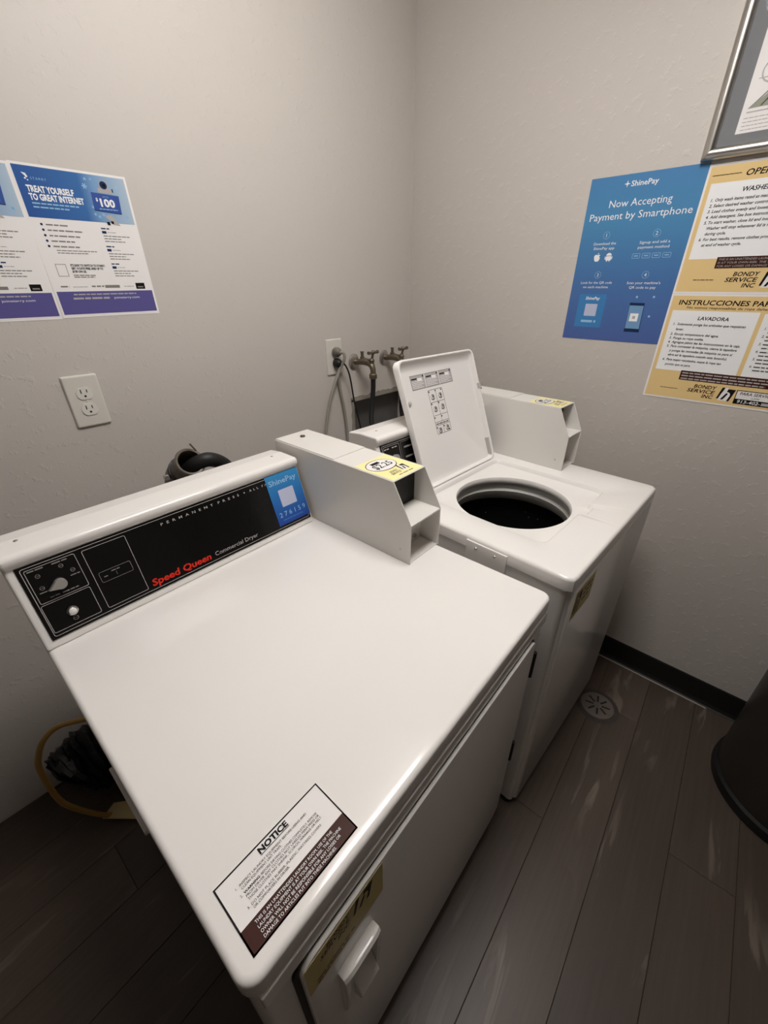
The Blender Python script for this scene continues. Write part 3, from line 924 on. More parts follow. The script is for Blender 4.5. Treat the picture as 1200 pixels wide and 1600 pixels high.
bm = nb(); box(bm, lx1-0.014, lx1-0.0075, 0.012, 0.075, -0.017, -0.0035)
mesh_obj('lid_strike', bm, M_GREYTUB, lid, bevel=0.001)
bm = nb(); box(bm, lx1-0.009, lx1+0.002, 0.238, 0.256, -0.012, 0.0008)
mesh_obj('lid_clip', bm, M_GREYTUB, lid, bevel=0.001)
for x in (lx0+0.03, lx1-0.02):
    bm = nb(); tube(bm, [(x-0.012, -0.002, -0.012), (x+0.012, -0.002, -0.012)], 0.004, 10)
    mesh_obj('hinge_pin', bm, M_BRUSHED, lid, smooth=True)
pr = Print()
u0, u1, v0, v1 = -0.438, -0.243, 0.281, 0.321
for i in range(3):
    a = u0+(u1-u0)*i/3; b_ = u0+(u1-u0)*(i+1)/3-0.003
    pr.rect(a, b_, v0, v1, M_LGREYPR, 1)
    pr.rect(a, b_, v1-0.001, v1, M_DGREYPR, 2)
    pr.rect(a+0.004, a+0.028, v1-0.012, v1-0.008, M_BLACK, 2)
    pr.disc(b_-0.006, v1-0.005, 0.003, M_BLACK, 2, 10)
    pr.lines(a+0.004, v1-0.018, [0.050, 0.046, 0.052, 0.040, 0.048], 0.0045, 0.0016, M_PAPER, 2)
    pr.rect(a+0.03, b_-0.012, v1-0.017, v1-0.009, M_PAPER, 2)
pr.frame(u0, u1-0.003, v0, v1, 0.0008, M_DGREYPR, 2)
a0, a1, b0, b1 = -0.375, -0.306, 0.140, 0.272
pr.frame(a0, a1, b0, b1, 0.0012, M_DGREYPR, 1, 0.004)
for t in (0.235, 0.196, 0.176, 0.166):
    pr.rect(a0, a1, t-0.0006, t+0.0006, M_DGREYPR, 1)
pr.rect((a0+a1)/2-0.0006, (a0+a1)/2+0.0006, b0, 0.166, M_DGREYPR, 1)
pr.rect((a0+a1)/2-0.0006, (a0+a1)/2+0.0006, 0.176, b1, M_DGREYPR, 1)
pr.lines(a0+0.003, 0.169, [0.062], 0.004, 0.003, M_DGREYPR, 2)
for a, b_ in ((a0+0.004, 0.267), (-0.341, 0.267), (a1-0.008, 0.267), (a0+0.004, 0.231), (-0.337, 0.231), (a0+0.004, 0.190), (-0.337, 0.190), (a0+0.004, 0.160), (-0.337, 0.160), (a1-0.008, 0.145)):
    pr.disc(a, b_, 0.0026, M_BLACK, 2, 8)
for a, b_ in ((-0.358, 0.250), (-0.322, 0.250), (-0.358, 0.214), (-0.322, 0.216), (-0.358, 0.150), (-0.322, 0.152)):
    pr.ring(a, b_, 0.009, 0.0013, M_DGREYPR, 2, 9); pr.rect(a-0.008, a+0.006, b_-0.006, b_-0.004, M_DGREYPR, 2)
    pr.rect(a-0.002, a+0.004, b_-0.002, b_+0.006, M_DGREYPR, 3)
pr.build('instruction_print', lid, up_n(-0.0174))
# console
wc = console(washer, W_OFF, -WW, -0.0895, 0.517, WH-0.0045)
WPB = panel_basis(-WW, 0.517, WH-0.0045, 0.0003)
L_ = WW-0.0895
bm = nb(); box(bm, 0.0135, L_-0.006, 0.0155, 0.1525, 0, 0.0015)
pn = mesh_obj('control_panel', bm, M_BLACKPANEL, wc); pn.matrix_local = WPB
pr = Print()
pr.frame(0.0185, L_-0.010, 0.0200, 0.1490, 0.0010, M_LGREYPR, 1, 0.004)
pr.frame(0.0225, 0.0860, 0.0260, 0.1445, 0.0009, M_LGREYPR, 1, 0.003)
pr.frame(0.0920, 0.1700, 0.0260, 0.1445, 0.0009, M_GREYPR, 1, 0.003)
for k in range(3):
    pr.rect(0.103, 0.150, 0.125-k*0.028, 0.130-k*0.028, M_GREYPR, 2)
pr.lines(0.026, 0.136, [0.02], 0.004, 0.003, M_LGREYPR); pr.lines(0.056, 0.136, [0.02], 0.004, 0.003, M_LGREYPR)
pr.build('panel_print', wc, WPB @ up_n(0.0016))
knob(wc, WPB @ up_n(0.0018), 0.0600, 0.1080)
bm = nb(); lathe(bm, [(0.0050, 0), (0.0050, 0.004), (0.003, 0.006), (0.0, 0.006)], (0.0340, 0.1130, 0.0015), n=14)
o = mesh_obj('indicator', bm, M_WHITE, wc, smooth=True); o.matrix_local = WPB
for s in (0.045, L_-0.035):
    bm = nb(); lathe(bm, [(0.0, 0.0012), (0.0030, 0.0010), (0.0036, 0)], (-WW+s, 0.605, WH-0.0045+0.1715), n=12)
    mesh_obj('screw', bm, M_BRUSHED, wc)
wcb = coin_box(washer, W_OFF, -0.0869, 0.0132, 0.2555, 0.660, WH, 1.0610, 0.9785, 0.2970, 0.470)
price_print(wcb, -0.083, 0.300, 0.090, 0.105, 1.0612, '$2.25')

# ================================================================== WALL ITEMS
# --- flyers on the left wall
def flyer(x, z, tilt, label):
    Mx = basis((x, 0, z), (math.cos(tilt), 0, math.sin(tilt)), (-math.sin(tilt), 0, math.cos(tilt)), (0, -1, 0))
    Wf, Hf = 0.2150, 0.2825
    sh = sheet('flyer', Wf, Hf, M_PAPER, 0.0006, None, Mx)
    tag(sh, label, 'flyer', 'internet flyers on the left wall')
    pr = Print()
    pr.rect(0.0045, Wf-0.0045, 0.1915, Hf-0.0045, M_BLUEBAN, 1)
    # mark and name
    pr.poly([(0.0170, 0.2665), (0.0240, 0.2655), (0.0265, 0.2600), (0.0235, 0.2580), (0.0215, 0.2615)], M_WHITEPR, 2)
    pr.disc(0.0210, 0.2570, 0.0016, M_WHITEPR, 2, 8); pr.disc(0.0245, 0.2545, 0.0013, M_WHITEPR, 2, 8)
    pr.text('STARRY', 0.0300, 0.2560, 0.0042, M_PALEBLUE, 0.0270, space=1.3)
    pr.text('TREAT YOURSELF', 0.0175, 0.2355, 0.0105, M_WHITEPR, 0.0830, bold=0.04)
    pr.text('TO GREAT INTERNET', 0.0175, 0.2220, 0.0105, M_WHITEPR, 0.0980, bold=0.04)
    pr.lines(0.0185, 0.2150, [0.084, 0.064], 0.0065, 0.0024, M_PALEBLUE)
    # gift card, camera, snow sparkles
    pr.poly([(0.1345, 0.2465), (0.1905, 0.2445), (0.1875, 0.2095), (0.1325, 0.2130)], M_NAVY, 3)
    pr.poly([(0.1345, 0.2465), (0.1905, 0.2445), (0.1875, 0.2105), (0.1330, 0.2140)], mat('royal_blue_print', (44, 78, 152), rough=0.4), 4)
    pr.text('UP TO', 0.1620, 0.2385, 0.0030, M_PALEBLUE, 0.0120, 'C', layer=5)
    pr.text('100', 0.1630, 0.2220, 0.0140, M_WHITEPR, 0.0300, 'C', bold=0.04, layer=5)
    pr.text('$', 0.1425, 0.2310, 0.0060, M_WHITEPR, 0.0040, 'C', bold=0.03, layer=5)
    pr.lines(0.1430, 0.2160, [0.038], 0.005, 0.0018, M_PALEBLUE, 5)
    pr.rrect(0.1500, 0.1790, 0.2470, 0.2560, 0.003, M_LGREYPR, 2)
    pr.disc(0.1640, 0.2610, 0.0090, M_LGREYPR, 3); pr.disc(0.1640, 0.2615, 0.0074, M_NAVY, 4); pr.disc(0.1650, 0.2610, 0.0036, M_BLACK, 5)
    pr.rect(0.1790, 0.1815, 0.2500, 0.2565, M_NAVY, 3)
    for a, b_, r_ in ((0.1300, 0.2690, 0.0030), (0.1410, 0.2700, 0.0022), (0.1255, 0.2560, 0.0052), (0.1310, 0.2190, 0.0028), (0.1315, 0.2060, 0.0030),
                      (0.1390, 0.2020, 0.0030), (0.1480, 0.2065, 0.0028), (0.1970, 0.2050, 0.0050), (0.1900, 0.2600, 0.0040)):
        for k in range(3):
            t = math.pi*k/3
            c_, s_ = math.cos(t), math.sin(t)
            pr.poly([(a+c_*r_-s_*r_*0.18, b_+s_*r_+c_*r_*0.18), (a-c_*r_-s_*r_*0.18, b_-s_*r_+c_*r_*0.18),
                     (a-c_*r_+s_*r_*0.18, b_-s_*r_-c_*r_*0.18), (a+c_*r_+s_*r_*0.18, b_+s_*r_-c_*r_*0.18)], M_PALEBLUE, 2)
    pr.poly([(0.1500, 0.2050), (0.1640, 0.2070), (0.1780, 0.1870), (0.1650, 0.1880)], M_LGREYPR, 2)
    pr.poly([(0.1500, 0.1930), (0.1560, 0.1935), (0.1570, 0.1870), (0.1510, 0.1870)], M_BLACK, 3)
    pr.poly([(0.1590, 0.1955), (0.1650, 0.1950), (0.1650, 0.1900), (0.1600, 0.1900)], M_BLACK, 3)
    # bullet list
    for i, wd in enumerate((0.040, 0.066, 0.058, 0.044, 0.050)):
        b_ = 0.1785-i*0.0098
        pr.disc(0.0215, b_+0.0015, 0.0024, M_NAVY, 1, 10)
        pr.lines(0.0290, b_, [wd], 0.01, 0.0026, M_GREYPR, 1)
    pr.lines(0.0330, 0.1325, [0.078, 0.060], 0.0046, 0.0017, M_GREYPR, 1)
    for k in range(3):
        b_ = 0.1785-k*0.035
        pr.lines(0.1340, b_, [0.017], 0.01, 0.0024, M_NAVY, 1)
        pr.rect(0.1340, 0.1430, b_-0.0085, b_-0.0035, M_NAVY, 1); pr.lines(0.1450, b_-0.0065, [0.018], 0.01, 0.0014, M_LGREYPR, 1)
        pr.lines(0.1350, b_-0.0140, [0.056, 0.036, 0.044], 0.0052, 0.0018, M_GREYPR, 1)
    # code square left blank, call to action
    pr.frame(0.0200, 0.0400, 0.0835, 0.1075, 0.0010, M_GREYPR, 1)
    pr.text("IT'S EASY TO SWITCH TO STARRY.", 0.0490, 0.1035, 0.0042, M_BLACK, 0.0700, bold=0.03)
    pr.text('GET 14 DAYS FREE, AND UP TO', 0.0490, 0.0975, 0.0042, M_BLACK, 0.0640, bold=0.03)
    pr.text('$100 ON US.', 0.0490, 0.0915, 0.0042, M_BLACK, 0.0280, bold=0.03)
    pr.lines(0.0490, 0.0850, [0.044, 0.042], 0.0036, 0.0020, M_GREYPR, 1)
    # strip of partner logos and footer
    pr.lines(0.0165, 0.0620, [0.016], 0.01, 0.0030, M_GREYPR, 1); pr.lines(0.0400, 0.0620, [0.030], 0.01, 0.0014, M_LGREYPR, 1)
    pr.lines(0.0780, 0.0620, [0.026], 0.01, 0.0030, M_GREYPR, 1); pr.rect(0.1060, 0.1380, 0.0600, 0.0660, M_GREYPR, 1)
    pr.lines(0.1480, 0.0620, [0.022], 0.01, 0.0018, M_LGREYPR, 1); pr.rect(0.1750, 0.1960, 0.0570, 0.0700, M_BLACK, 1)
    pr.rect(0.1790, 0.1920, 0.0600, 0.0630, M_GREYPR, 2)
    pr.rect(0.0045, Wf-0.0045, 0.0065, 0.0535, M_PURPLE, 1)
    pr.lines(0.0360, 0.0460, [0.135], 0.01, 0.0026, M_LGREYPR, 2)
    pr.text('joinstarry.com', 0.1180, 0.0370, 0.0046, M_WHITEPR, 0.0580)
    pr.lines(0.0330, 0.0372, [0.076], 0.01, 0.0038, M_LGREYPR, 2)
    pr.build('flyer_print', sh, up_n(0.0006))
    return sh
flyer(-1.2640, 1.3170, 0.012, 'internet flyer with blue winter banner, fully in view on the left wall')
flyer(-1.4800, 1.3140, 0.006, 'internet flyer cut off by the left picture edge, beside the other flyer')

# --- blue payment poster on the right wall
WP = 0.2920
Mx = basis((0, -0.6840, 1.2285), (0, -1, 0), (0, 0, 1), (-1, 0, 0))
bp_ = sheet('payment_poster', WP, 0.4300, M_BLUEPOST, 0.0008, None, Mx)
tag(bp_, 'blue smartphone payment poster with white lettering on the right wall', 'poster')
pr = Print()
def sparkle(pr, u, v, r, m, layer=2):
    pts = []
    for i in range(8):
        a = math.pi/4*i; q = r if i % 2 == 0 else r*0.28
        pts.append((u+q*math.cos(a), v+q*math.sin(a)))
    pr.poly(pts, m, layer)
sparkle(pr, 0.1020, 0.4080, 0.0085, M_WHITEPR)
pr.build('logo_star', bp_, up_n(0.0008)); pr = Print()
pr.text('ShinePay', 0.1125, 0.4015, 0.0125, M_WHITEPR, 0.0690, bold=0.015)
pr.build('brand_name', bp_, up_n(0.0008)); pr = Print()
pr.text('Now Accepting', 0.1455, 0.3560, 0.0175, M_WHITEPR, 0.1620, 'C')
pr.build('heading', bp_, up_n(0.0008)); pr = Print()
pr.text('Payment by Smartphone', 0.1490, 0.3265, 0.0175, M_WHITEPR, 0.2660, 'C')
pr.build('heading', bp_, up_n(0.0008)); pr = Print()
for i, (u, v, a, b_, wa, wb) in enumerate(((0.075, 0.2885, 'Download the', 'ShinePay app', 0.064, 0.060), (0.2105, 0.2865, 'Signup and add a', 'payment method', 0.078, 0.080),
                                           (0.074, 0.1855, 'Look for the QR code', 'on each machine', 0.094, 0.076), (0.209, 0.1845, "Scan your machine's", 'QR code to pay', 0.090, 0.072))):
    pr = Print()
    rg = Print(); rg.ring(u, v, 0.0095, 0.0008, M_PALEBLUE, 1); rg.build('step_ring', bp_, up_n(0.0008))
    pr.text(str(i+1), u, v-0.0045, 0.0090, M_WHITEPR, None, 'C')
    pr.text(a, u, v-0.0240, 0.0068, M_WHITEPR, wa, 'C'); pr.text(b_, u, v-0.0360, 0.0068, M_WHITEPR, wb, 'C')
    pr.build('step_text', bp_, up_n(0.0008))
pr = Print()
# app store marks
ap = [(0.0, -0.010), (0.004, -0.0105), (0.0075, -0.006), (0.0088, -0.001), (0.0065, 0.0015), (0.0062, 0.0040), (0.0085, 0.0060), (0.0050, 0.0080), (0.0010, 0.0070),
      (-0.0010, 0.0070), (-0.0050, 0.0080), (-0.0088, 0.0045), (-0.0088, -0.001), (-0.0065, -0.0075), (-0.0035, -0.0105)]
pr.poly([(0.0605+x, 0.2320+y) for x, y in ap], M_WHITEPR, 2)
pr.poly([(0.0610, 0.2402), (0.0612, 0.2430), (0.0638, 0.2450), (0.0640, 0.2420)], M_WHITEPR, 2)
pr.build('fruit_mark', bp_, up_n(0.0008)); pr = Print()
pr.poly([(0.0945+0.0078*math.cos(math.pi*i/10), 0.2362+0.0072*math.sin(math.pi*i/10)) for i in range(11)], M_WHITEPR, 2)
pr.rrect(0.0867, 0.1023, 0.2235, 0.2350, 0.002, M_WHITEPR, 2)
pr.rrect(0.0838, 0.0860, 0.2265, 0.2345, 0.001, M_WHITEPR, 2); pr.rrect(0.1030, 0.1052, 0.2265, 0.2345, 0.001, M_WHITEPR, 2)
pr.rect(0.0900, 0.0920, 0.2205, 0.2240, M_WHITEPR, 2); pr.rect(0.0970, 0.0990, 0.2205, 0.2240, M_WHITEPR, 2)
pr.build('app_mark', bp_, up_n(0.0008))
for k in range(4):
    pr = Print()
    u = 0.1600+k*0.0265
    pr.frame(u, u+0.0210, 0.2265, 0.2390, 0.0010, M_PALEBLUE, 1, 0.002); pr.rect(u+0.005, u+0.0160, 0.2315, 0.2340, M_PALEBLUE, 1)
    pr.build('card_icon', bp_, up_n(0.0008))
pr = Print()
# sticker drawing and phone drawing
pr.rrect(0.0310, 0.1150, 0.0370, 0.1330, 0.003, mat('sticker_picture_blue', (58, 124, 182), rough=0.4), 1)
pr.text('ShinePay', 0.0740, 0.1170, 0.0085, M_WHITEPR, 0.0440, 'C', 0.15, 0.015)
pr.rrect(0.0560, 0.0930, 0.0700, 0.1050, 0.001, mat('pale_sticker_square', (186, 190, 214)), 2)
pr.lines(0.0510, 0.0510, [0.046], 0.01, 0.0070, M_PALEBLUE, 2)
pr.lines(0.0550, 0.0430, [0.040], 0.01, 0.0020, M_MIDBLUE, 2)
pr.build('sticker_picture', bp_, up_n(0.0008)); pr = Print()
pr.poly([(0.1870, 0.1110), (0.2280, 0.1105), (0.2320, 0.0300), (0.1890, 0.0300)], M_NAVY, 1)
pr.poly([(0.1880, 0.1035), (0.2270, 0.1032), (0.2300, 0.0395), (0.1900, 0.0395)], mat('phone_screen_blue', (112, 152, 192), rough=0.4), 2)
pr.rect(0.1960, 0.2190, 0.0600, 0.0820, M_WHITEPR, 3)
pr.rect(0.2035, 0.2115, 0.0670, 0.0750, M_LGREYPR, 4)
for u, v in ((0.2017, 0.1265), (0.2475, 0.1272), (0.2485, 0.0752)):
    pr.disc(u, v, 0.0032, M_PALEBLUE, 1, 10)
pr.build('phone_picture', bp_, up_n(0.0008))

# --- two tan instruction signs
SW, SH = 0.4320, 0.2870
def tan_sign(z, label):
    Mx = basis((0, -0.9765, z), (0, -1, 0), (0, 0, 1), (-1, 0, 0))
    s_ = sheet('instruction_sign', SW, SH, M_PAPER, 0.0010, None, Mx)
    tag(s_, label, 'sign', 'tan instruction signs on the right wall')
    pr = Print()
    pr.rect(0.005, SW-0.005, 0.005, SH-0.005, M_TAN, 1)
    return s_, pr
def bondy(pr, u, v):
    pr.text('BONDY', u, v+0.0265, 0.0098, M_BLACK, 0.0560, 'R', 0.18, 0.02)
    pr.text('SERVICE', u-0.001, v+0.0135, 0.0098, M_BLACK, 0.0690, 'R', 0.18, 0.02)
    pr.text('INC', u-0.002, v+0.0005, 0.0098, M_BLACK, 0.0280, 'R', 0.18, 0.02)
    bondy_mark(pr, u+0.005, v, 0.040, 0.0360, 2)
s1, pr = tan_sign(1.3655, 'tan English operating instructions sign headed WASHER, upper of the two tan signs')
pr.rect(0.0120, 0.0720, 0.2625, 0.2640, M_BLACK, 2)
pr.text('OPERATING INSTRUCTIONS', 0.0815, 0.2565, 0.0125, M_BLACK, 0.2650, shear=0.2, bold=0.02)
pr.rect(0.0145, 0.2110, 0.0825, 0.2475, M_WHITEPR, 2); pr.rect(0.2240, SW-0.014, 0.0825, 0.2475, M_WHITEPR, 2)
pr.text('WASHER', 0.1130, 0.2250, 0.0095, M_BLACK, 0.0560, 'C', 0.2, 0.02, 3)
for t_, u, v, wd in (('1.', .0245, .2090, None), ('Only wash items rated as machine washable.', .0340, .2090, .158), ('2.', .0245, .1970, None), ('Select desired washer controls.', .0340, .1970, .118),
                     ('3.', .0245, .1850, None), ('Load clothes evenly and loosely.', .0340, .1850, .122), ('4.', .0245, .1730, None), ('Add detergent. See box instructions.', .0340, .1730, .134),
                     ('5.', .0245, .1610, None), ('To start washer, close lid and insert coins.', .0340, .1610, .156), ('Washer will stop whenever lid is raised', .0340, .1487, .148), ('during cycle.', .0340, .1365, .046),
                     ('6.', .0245, .1240, None), ('For best results, remove clothes promptly', .0340, .1240, .156), ('at end of washer cycle.', .0340, .1115, .086)):
    pr.text(t_, u, v, 0.0064, M_BLACK, wd, shear=0.2, bold=0.02, layer=3)
pr.rect(0.0800, 0.3520, 0.0600, 0.0860, M_BROWN, 3)
for i, t_ in enumerate(('THIS IS AN UNATTENDED LAUNDRY ROOM. USE OF THE LAUNDRY EQUIPMENT', 'IS AT YOUR OWN RISK. THE OWNER WILL NOT BE RESPONSIBLE', 'FOR ANY LOSSES OR DAMAGE TO ARTICLES PUT INTO THESE MACHINES')):
    pr.text(t_, 0.0840, 0.0782-i*0.0078, 0.0048, M_LGREYPR, 0.255 if i != 1 else 0.235, shear=0.15, layer=4)
bondy(pr, 0.1825, 0.0150)
pr.lines(0.0400, 0.0322, [0.048], 0.01, 0.0018, M_BROWN, 2)
pr.build('sign_print', s1, up_n(0.0010))
s2, pr = tan_sign(1.0780, 'tan Spanish instruction sign headed LAVADORA, lower of the two tan signs')
pr.text('INSTRUCCIONES PARA', 0.0235, 0.2595, 0.0120, M_BLACK, 0.2200, shear=0.08, bold=0.02)
pr.text('No somos responsables de ropa dañada', 0.0460, 0.2500, 0.0058, M_BROWN, 0.1900, shear=0.1, bold=0.012)
pr.rect(0.0140, 0.2150, 0.0825, 0.2450, M_WHITEPR, 2); pr.rect(0.2250, SW-0.014, 0.0825, 0.2420, M_WHITEPR, 2)
pr.text('LAVADORA', 0.1170, 0.2215, 0.0090, M_BLACK, 0.0720, 'C', 0.15, 0.02, 3)
for t_, u, v, wd in (('1.', .0255, .2065, None), ('Solamente ponga los artículos que requieran', .0355, .2065, .160), ('lavar.', .0355, .1930, .020), ('2.', .0255, .1800, None), ('Escoja temperatura del agua.', .0355, .1800, .108),
                     ('3.', .0255, .1690, None), ('Ponga su ropa suelta.', .0355, .1690, .076), ('4.', .0255, .1580, None), ('Agregue jabón lea las instrucciones en la caja.', .0355, .1580, .164),
                     ('5.', .0255, .1470, None), ('Para comenzar la máquina, cierre la tapadera', .0355, .1470, .160), ('y ponga las monedas (la máquina se para si', .0355, .1350, .154), ('abre así la tapadera cuando esta lavando).', .0355, .1230, .146),
                     ('6.', .0255, .1095, None), ('Para mejor resultados, saque la ropa tan', .0355, .1095, .136), ('pronto que se pare.', .0355, .0965, .066)):
    pr.text(t_, u, v, 0.0062, M_BLACK, wd, shear=0.2, bold=0.02, layer=3)
for i in range(6):
    pr.text('%d.' % (i+1), 0.2360, 0.2050-i*0.019, 0.0060, M_BLACK, None, shear=0.2, bold=0.012, layer=3)
    pr.lines(0.2450, 0.2055-i*0.019, [0.14, 0.10], 0.009, 0.0030, M_DGREYPR, 3)
pr.rect(0.0830, 0.3600, 0.0590, 0.0850, M_BROWN, 3)
for i, wd in enumerate((0.262, 0.262, 0.200)):
    pr.lines(0.0870, 0.0772-i*0.0078, [wd], 0.01, 0.0034, M_LGREYPR, 4)
bondy(pr, 0.1835, 0.0145)
pr.rect(0.2310, 0.3350, 0.0110, 0.0485, M_BLACK, 2); pr.rect(0.2330, 0.3330, 0.0250, 0.0465, M_PAPER, 3)
pr.text('PARA SERVICIO', 0.2400, 0.0365, 0.0075, M_BLACK, 0.0780, shear=0.15, bold=0.012, layer=4)
pr.text('LLAME', 0.2680, 0.0280, 0.0045, M_BLACK, 0.0180, layer=4)
pr.text('913-402-', 0.2400, 0.0140, 0.0085, M_WHITEPR, 0.0520, shear=0.1, bold=0.012, layer=3); pr.lines(0.2940, 0.0140, [0.028], 0.01, 0.0075, M_LGREYPR, 3)
pr.lines(0.0420, 0.0310, [0.046], 0.01, 0.0016, M_BROWN, 2)
pr.build('sign_print', s2, up_n(0.0010))

# --- silver framed print above the signs
fr_ = thing('framed_print', 'silver-framed print with a grey mat above the tan signs', 'picture frame', (0, -1.16, 1.6605))
FW, FH, FB = 0.414, 0.520, 0.024
fy0 = -0.953+1.16         # left end in local y
def fpt(u, v, n): return (-n, fy0-u, v)
for (a, b_, c, d) in (((0, 0), (FW, 0), (FW-FB, FB), (FB, FB)), ((FW, 0), (FW, FH), (FW-FB, FH-FB), (FW-FB, FB)),
                      ((FW, FH), (0, FH), (FB, FH-FB), (FW-FB, FH-FB)), ((0, FH), (0, 0), (FB, FB), (FB, FH-FB))):
    bm = nb()
    o0, o1, i1, i0 = Vector(a), Vector(b_), Vector(c), Vector(d)
    rs = []
    for t, n_ in ((0, 0.0005), (0, 0.012), (0.12, 0.017), (0.35, 0.020), (0.65, 0.0195), (0.9, 0.015), (1.0, 0.010), (1.0, 0.0005)):
        p = o0+(i0-o0)*t; q = o1+(i1-o1)*t
        rs.append([fpt(p.x, p.y, n_), fpt(q.x, q.y, n_)])
    A = [bm.verts.new(r_[0]) for r_ in rs]; B = [bm.verts.new(r_[1]) for r_ in rs]
    for i in range(len(rs)):
        j = (i+1) % len(rs)
        bm.faces.new((A[i], A[j], B[j], B[i]))
    bm.faces.new(A); bm.faces.new(list(reversed(B)))
    bmesh.ops.recalc_face_normals(bm, faces=bm.faces)
    mesh_obj('frame_bar', bm, M_BRUSHED, fr_, smooth=True)
FM = basis(fpt(0, 0, 0.002), (0, -1, 0), (0, 0, 1), (-1, 0, 0))
bm = nb(); box(bm, FB-0.004, FW-FB+0.004, FB-0.004, FH-FB+0.004, 0, 0.004)
o = mesh_obj('mat_board', bm, M_MATBOARD, fr_); o.matrix_local = FM
bm = nb(); box(bm, 0.056, FW-0.056, 0.044, FH-0.052, 0.004, 0.0045)
o = mesh_obj('print_sheet', bm, M_PAPER, fr_); o.matrix_local = FM
pr = Print()
pr.poly([(0.066, 0.088), (0.096, 0.110), (0.118, 0.118), (0.150, 0.100), (0.170, 0.088)], M_OLIVE, 1)
pr.poly([(0.066, 0.088), (0.070, 0.088), (0.106, 0.121), (0.101, 0.121)], M_GREYPR, 2)
pr.poly([(0.088, 0.090), (0.092, 0.090), (0.120, 0.122), (0.116, 0.122)], M_BLACK, 2)
pr.rect(0.066, 0.190, 0.080, 0.0825, M_LGREYPR, 1)
pr.lines(0.064, 0.070, [0.16, 0.15, 0.16, 0.14], 0.007, 0.0018, M_LGREYPR, 1)
pr.ring(0.094, 0.150, 0.022, 0.003, M_LGREYPR, 1); pr.rect(0.070, 0.180, 0.138, 0.140, M_LGREYPR, 1)
pr.rect(0.080, 0.300, 0.240, 0.400, mat('faded_photo_print', (176, 180, 172), rough=0.5), 1)
pr.build('picture_print', fr_, FM @ up_n(0.0046))
gm = bpy.data.materials.new('clear_glass'); gm.use_nodes = True
g_ = gm.node_tree.nodes['Principled BSDF']
g_.inputs['Base Color'].default_value = (1, 1, 1, 1); g_.inputs['Roughness'].default_value = 0.03; g_.inputs['Alpha'].default_value = 0.06
bm = nb(); box(bm, FB-0.002, FW-FB+0.002, FB-0.002, FH-FB+0.002, 0.0068, 0.0078)
o = mesh_obj('glass_pane', bm, gm, fr_); o.matrix_local = FM

# --- duplex outlets
def outlet(x, z, w_, h_, label):
    t = thing('wall_outlet', label, 'outlet', (x, 0, z), 0, 'duplex outlets on the left wall')
    bm = nb()
    rings(bm, [[(a, -y, b_) for a, b_ in rrect(d, w_-d, d-h_, -d, 0.003, 3)] for d, y in ((0, 0.0003), (0, 0.003), (0.0025, 0.0058), (0.005, 0.0062))], True, True)
    bmesh.ops.recalc_face_normals(bm, faces=bm.faces)
    mesh_obj('cover_plate', bm, M_PLASTIC, t, smooth=False)
    for k, cz_ in enumerate((-h_*0.345, -h_*0.655)):
        bm = nb()
        c = (w_/2, cz_)
        pts = []
        for i in range(32):
            a = 2*math.pi*i/32
            px_, pz_ = 0.0172*math.cos(a), 0.0172*math.sin(a)
            pts.append((c[0]+px_, c[1]+max(-0.0142, min(0.0142, pz_))))
        rings(bm, [[(a, -0.0060, b_) for a, b_ in pts], [(a, -0.0082, b_) for a, b_ in pts]])
        bmesh.ops.recalc_face_normals(bm, faces=bm.faces)
        so = mesh_obj('socket', bm, M_SOCKET, t)
        bm = nb()
        box(bm, c[0]-0.0078, c[0]-0.0056, -0.0086, -0.0080, c[1]+0.0005, c[1]+0.0100)
        box(bm, c[0]+0.0050, c[0]+0.0070, -0.0086, -0.0080, c[1]+0.0015, c[1]+0.0090)
        lathe(bm, [(0.0, 0.0086), (0.0026, 0.0086), (0.0026, 0.0080)], (c[0], 0, c[1]-0.0065), Vector((0, -1, 0)), 12)
        mesh_obj('slots', bm, M_DARK, so)
    bm = nb(); lathe(bm, [(0.0, 0.0074), (0.0026, 0.0070), (0.0030, 0.0062)], (w_/2, 0, -h_/2), Vector((0, -1, 0)), 12)
    mesh_obj('cover_screw', bm, M_PLASTIC, t)
    return t
outlet(-1.3150, 1.1920, 0.0763, 0.1246, 'white duplex wall outlet with nothing plugged in, below the flyers')
outlet(-0.4910, 1.2100, 0.0763, 0.1270, 'white duplex wall outlet with two plugs in it, beside the water valves')

# --- plugs and cords
def cord(name, label, plug_c, plug_r, col, pts, r, grp=None):
    t = thing(name, label, 'power cord', (plug_c[0], plug_c[1], plug_c[2]))
    c = Vector(plug_c)
    bm = nb(); lathe(bm, [(plug_r*0.9, 0), (plug_r, 0.004), (plug_r, 0.016), (plug_r*0.8, 0.024), (plug_r*0.45, 0.030)], (0, 0, 0), Vector((0, -1, 0)), 20, cap0=True, cap1=True)
    mesh_obj('plug', bm, col[0], t, smooth=True)
    bm = nb(); tube(bm, spline([Vector(p)-c for p in pts], 8), r, 8)
    mesh_obj('cable', bm, col[1], t, smooth=True)
    return t
Y_ = -0.0085
M_PLUGGREY = mat('grey_plug_plastic', (112, 106, 97), rough=0.5)
cord('power_cord', 'grey power cord from the upper socket hanging down the wall to the left', (-0.4530, Y_, 1.1660), 0.017, (M_PLUGGREY, M_CORD),
     [(-0.4530, -0.034, 1.1660), (-0.446, -0.050, 1.163), (-0.444, -0.048, 1.140), (-0.456, -0.030, 1.100), (-0.498, -0.022, 1.010), (-0.530, -0.020, 0.900), (-0.548, -0.022, 0.780), (-0.550, -0.06, 0.55), (-0.555, -0.09, 0.02)], 0.0058)
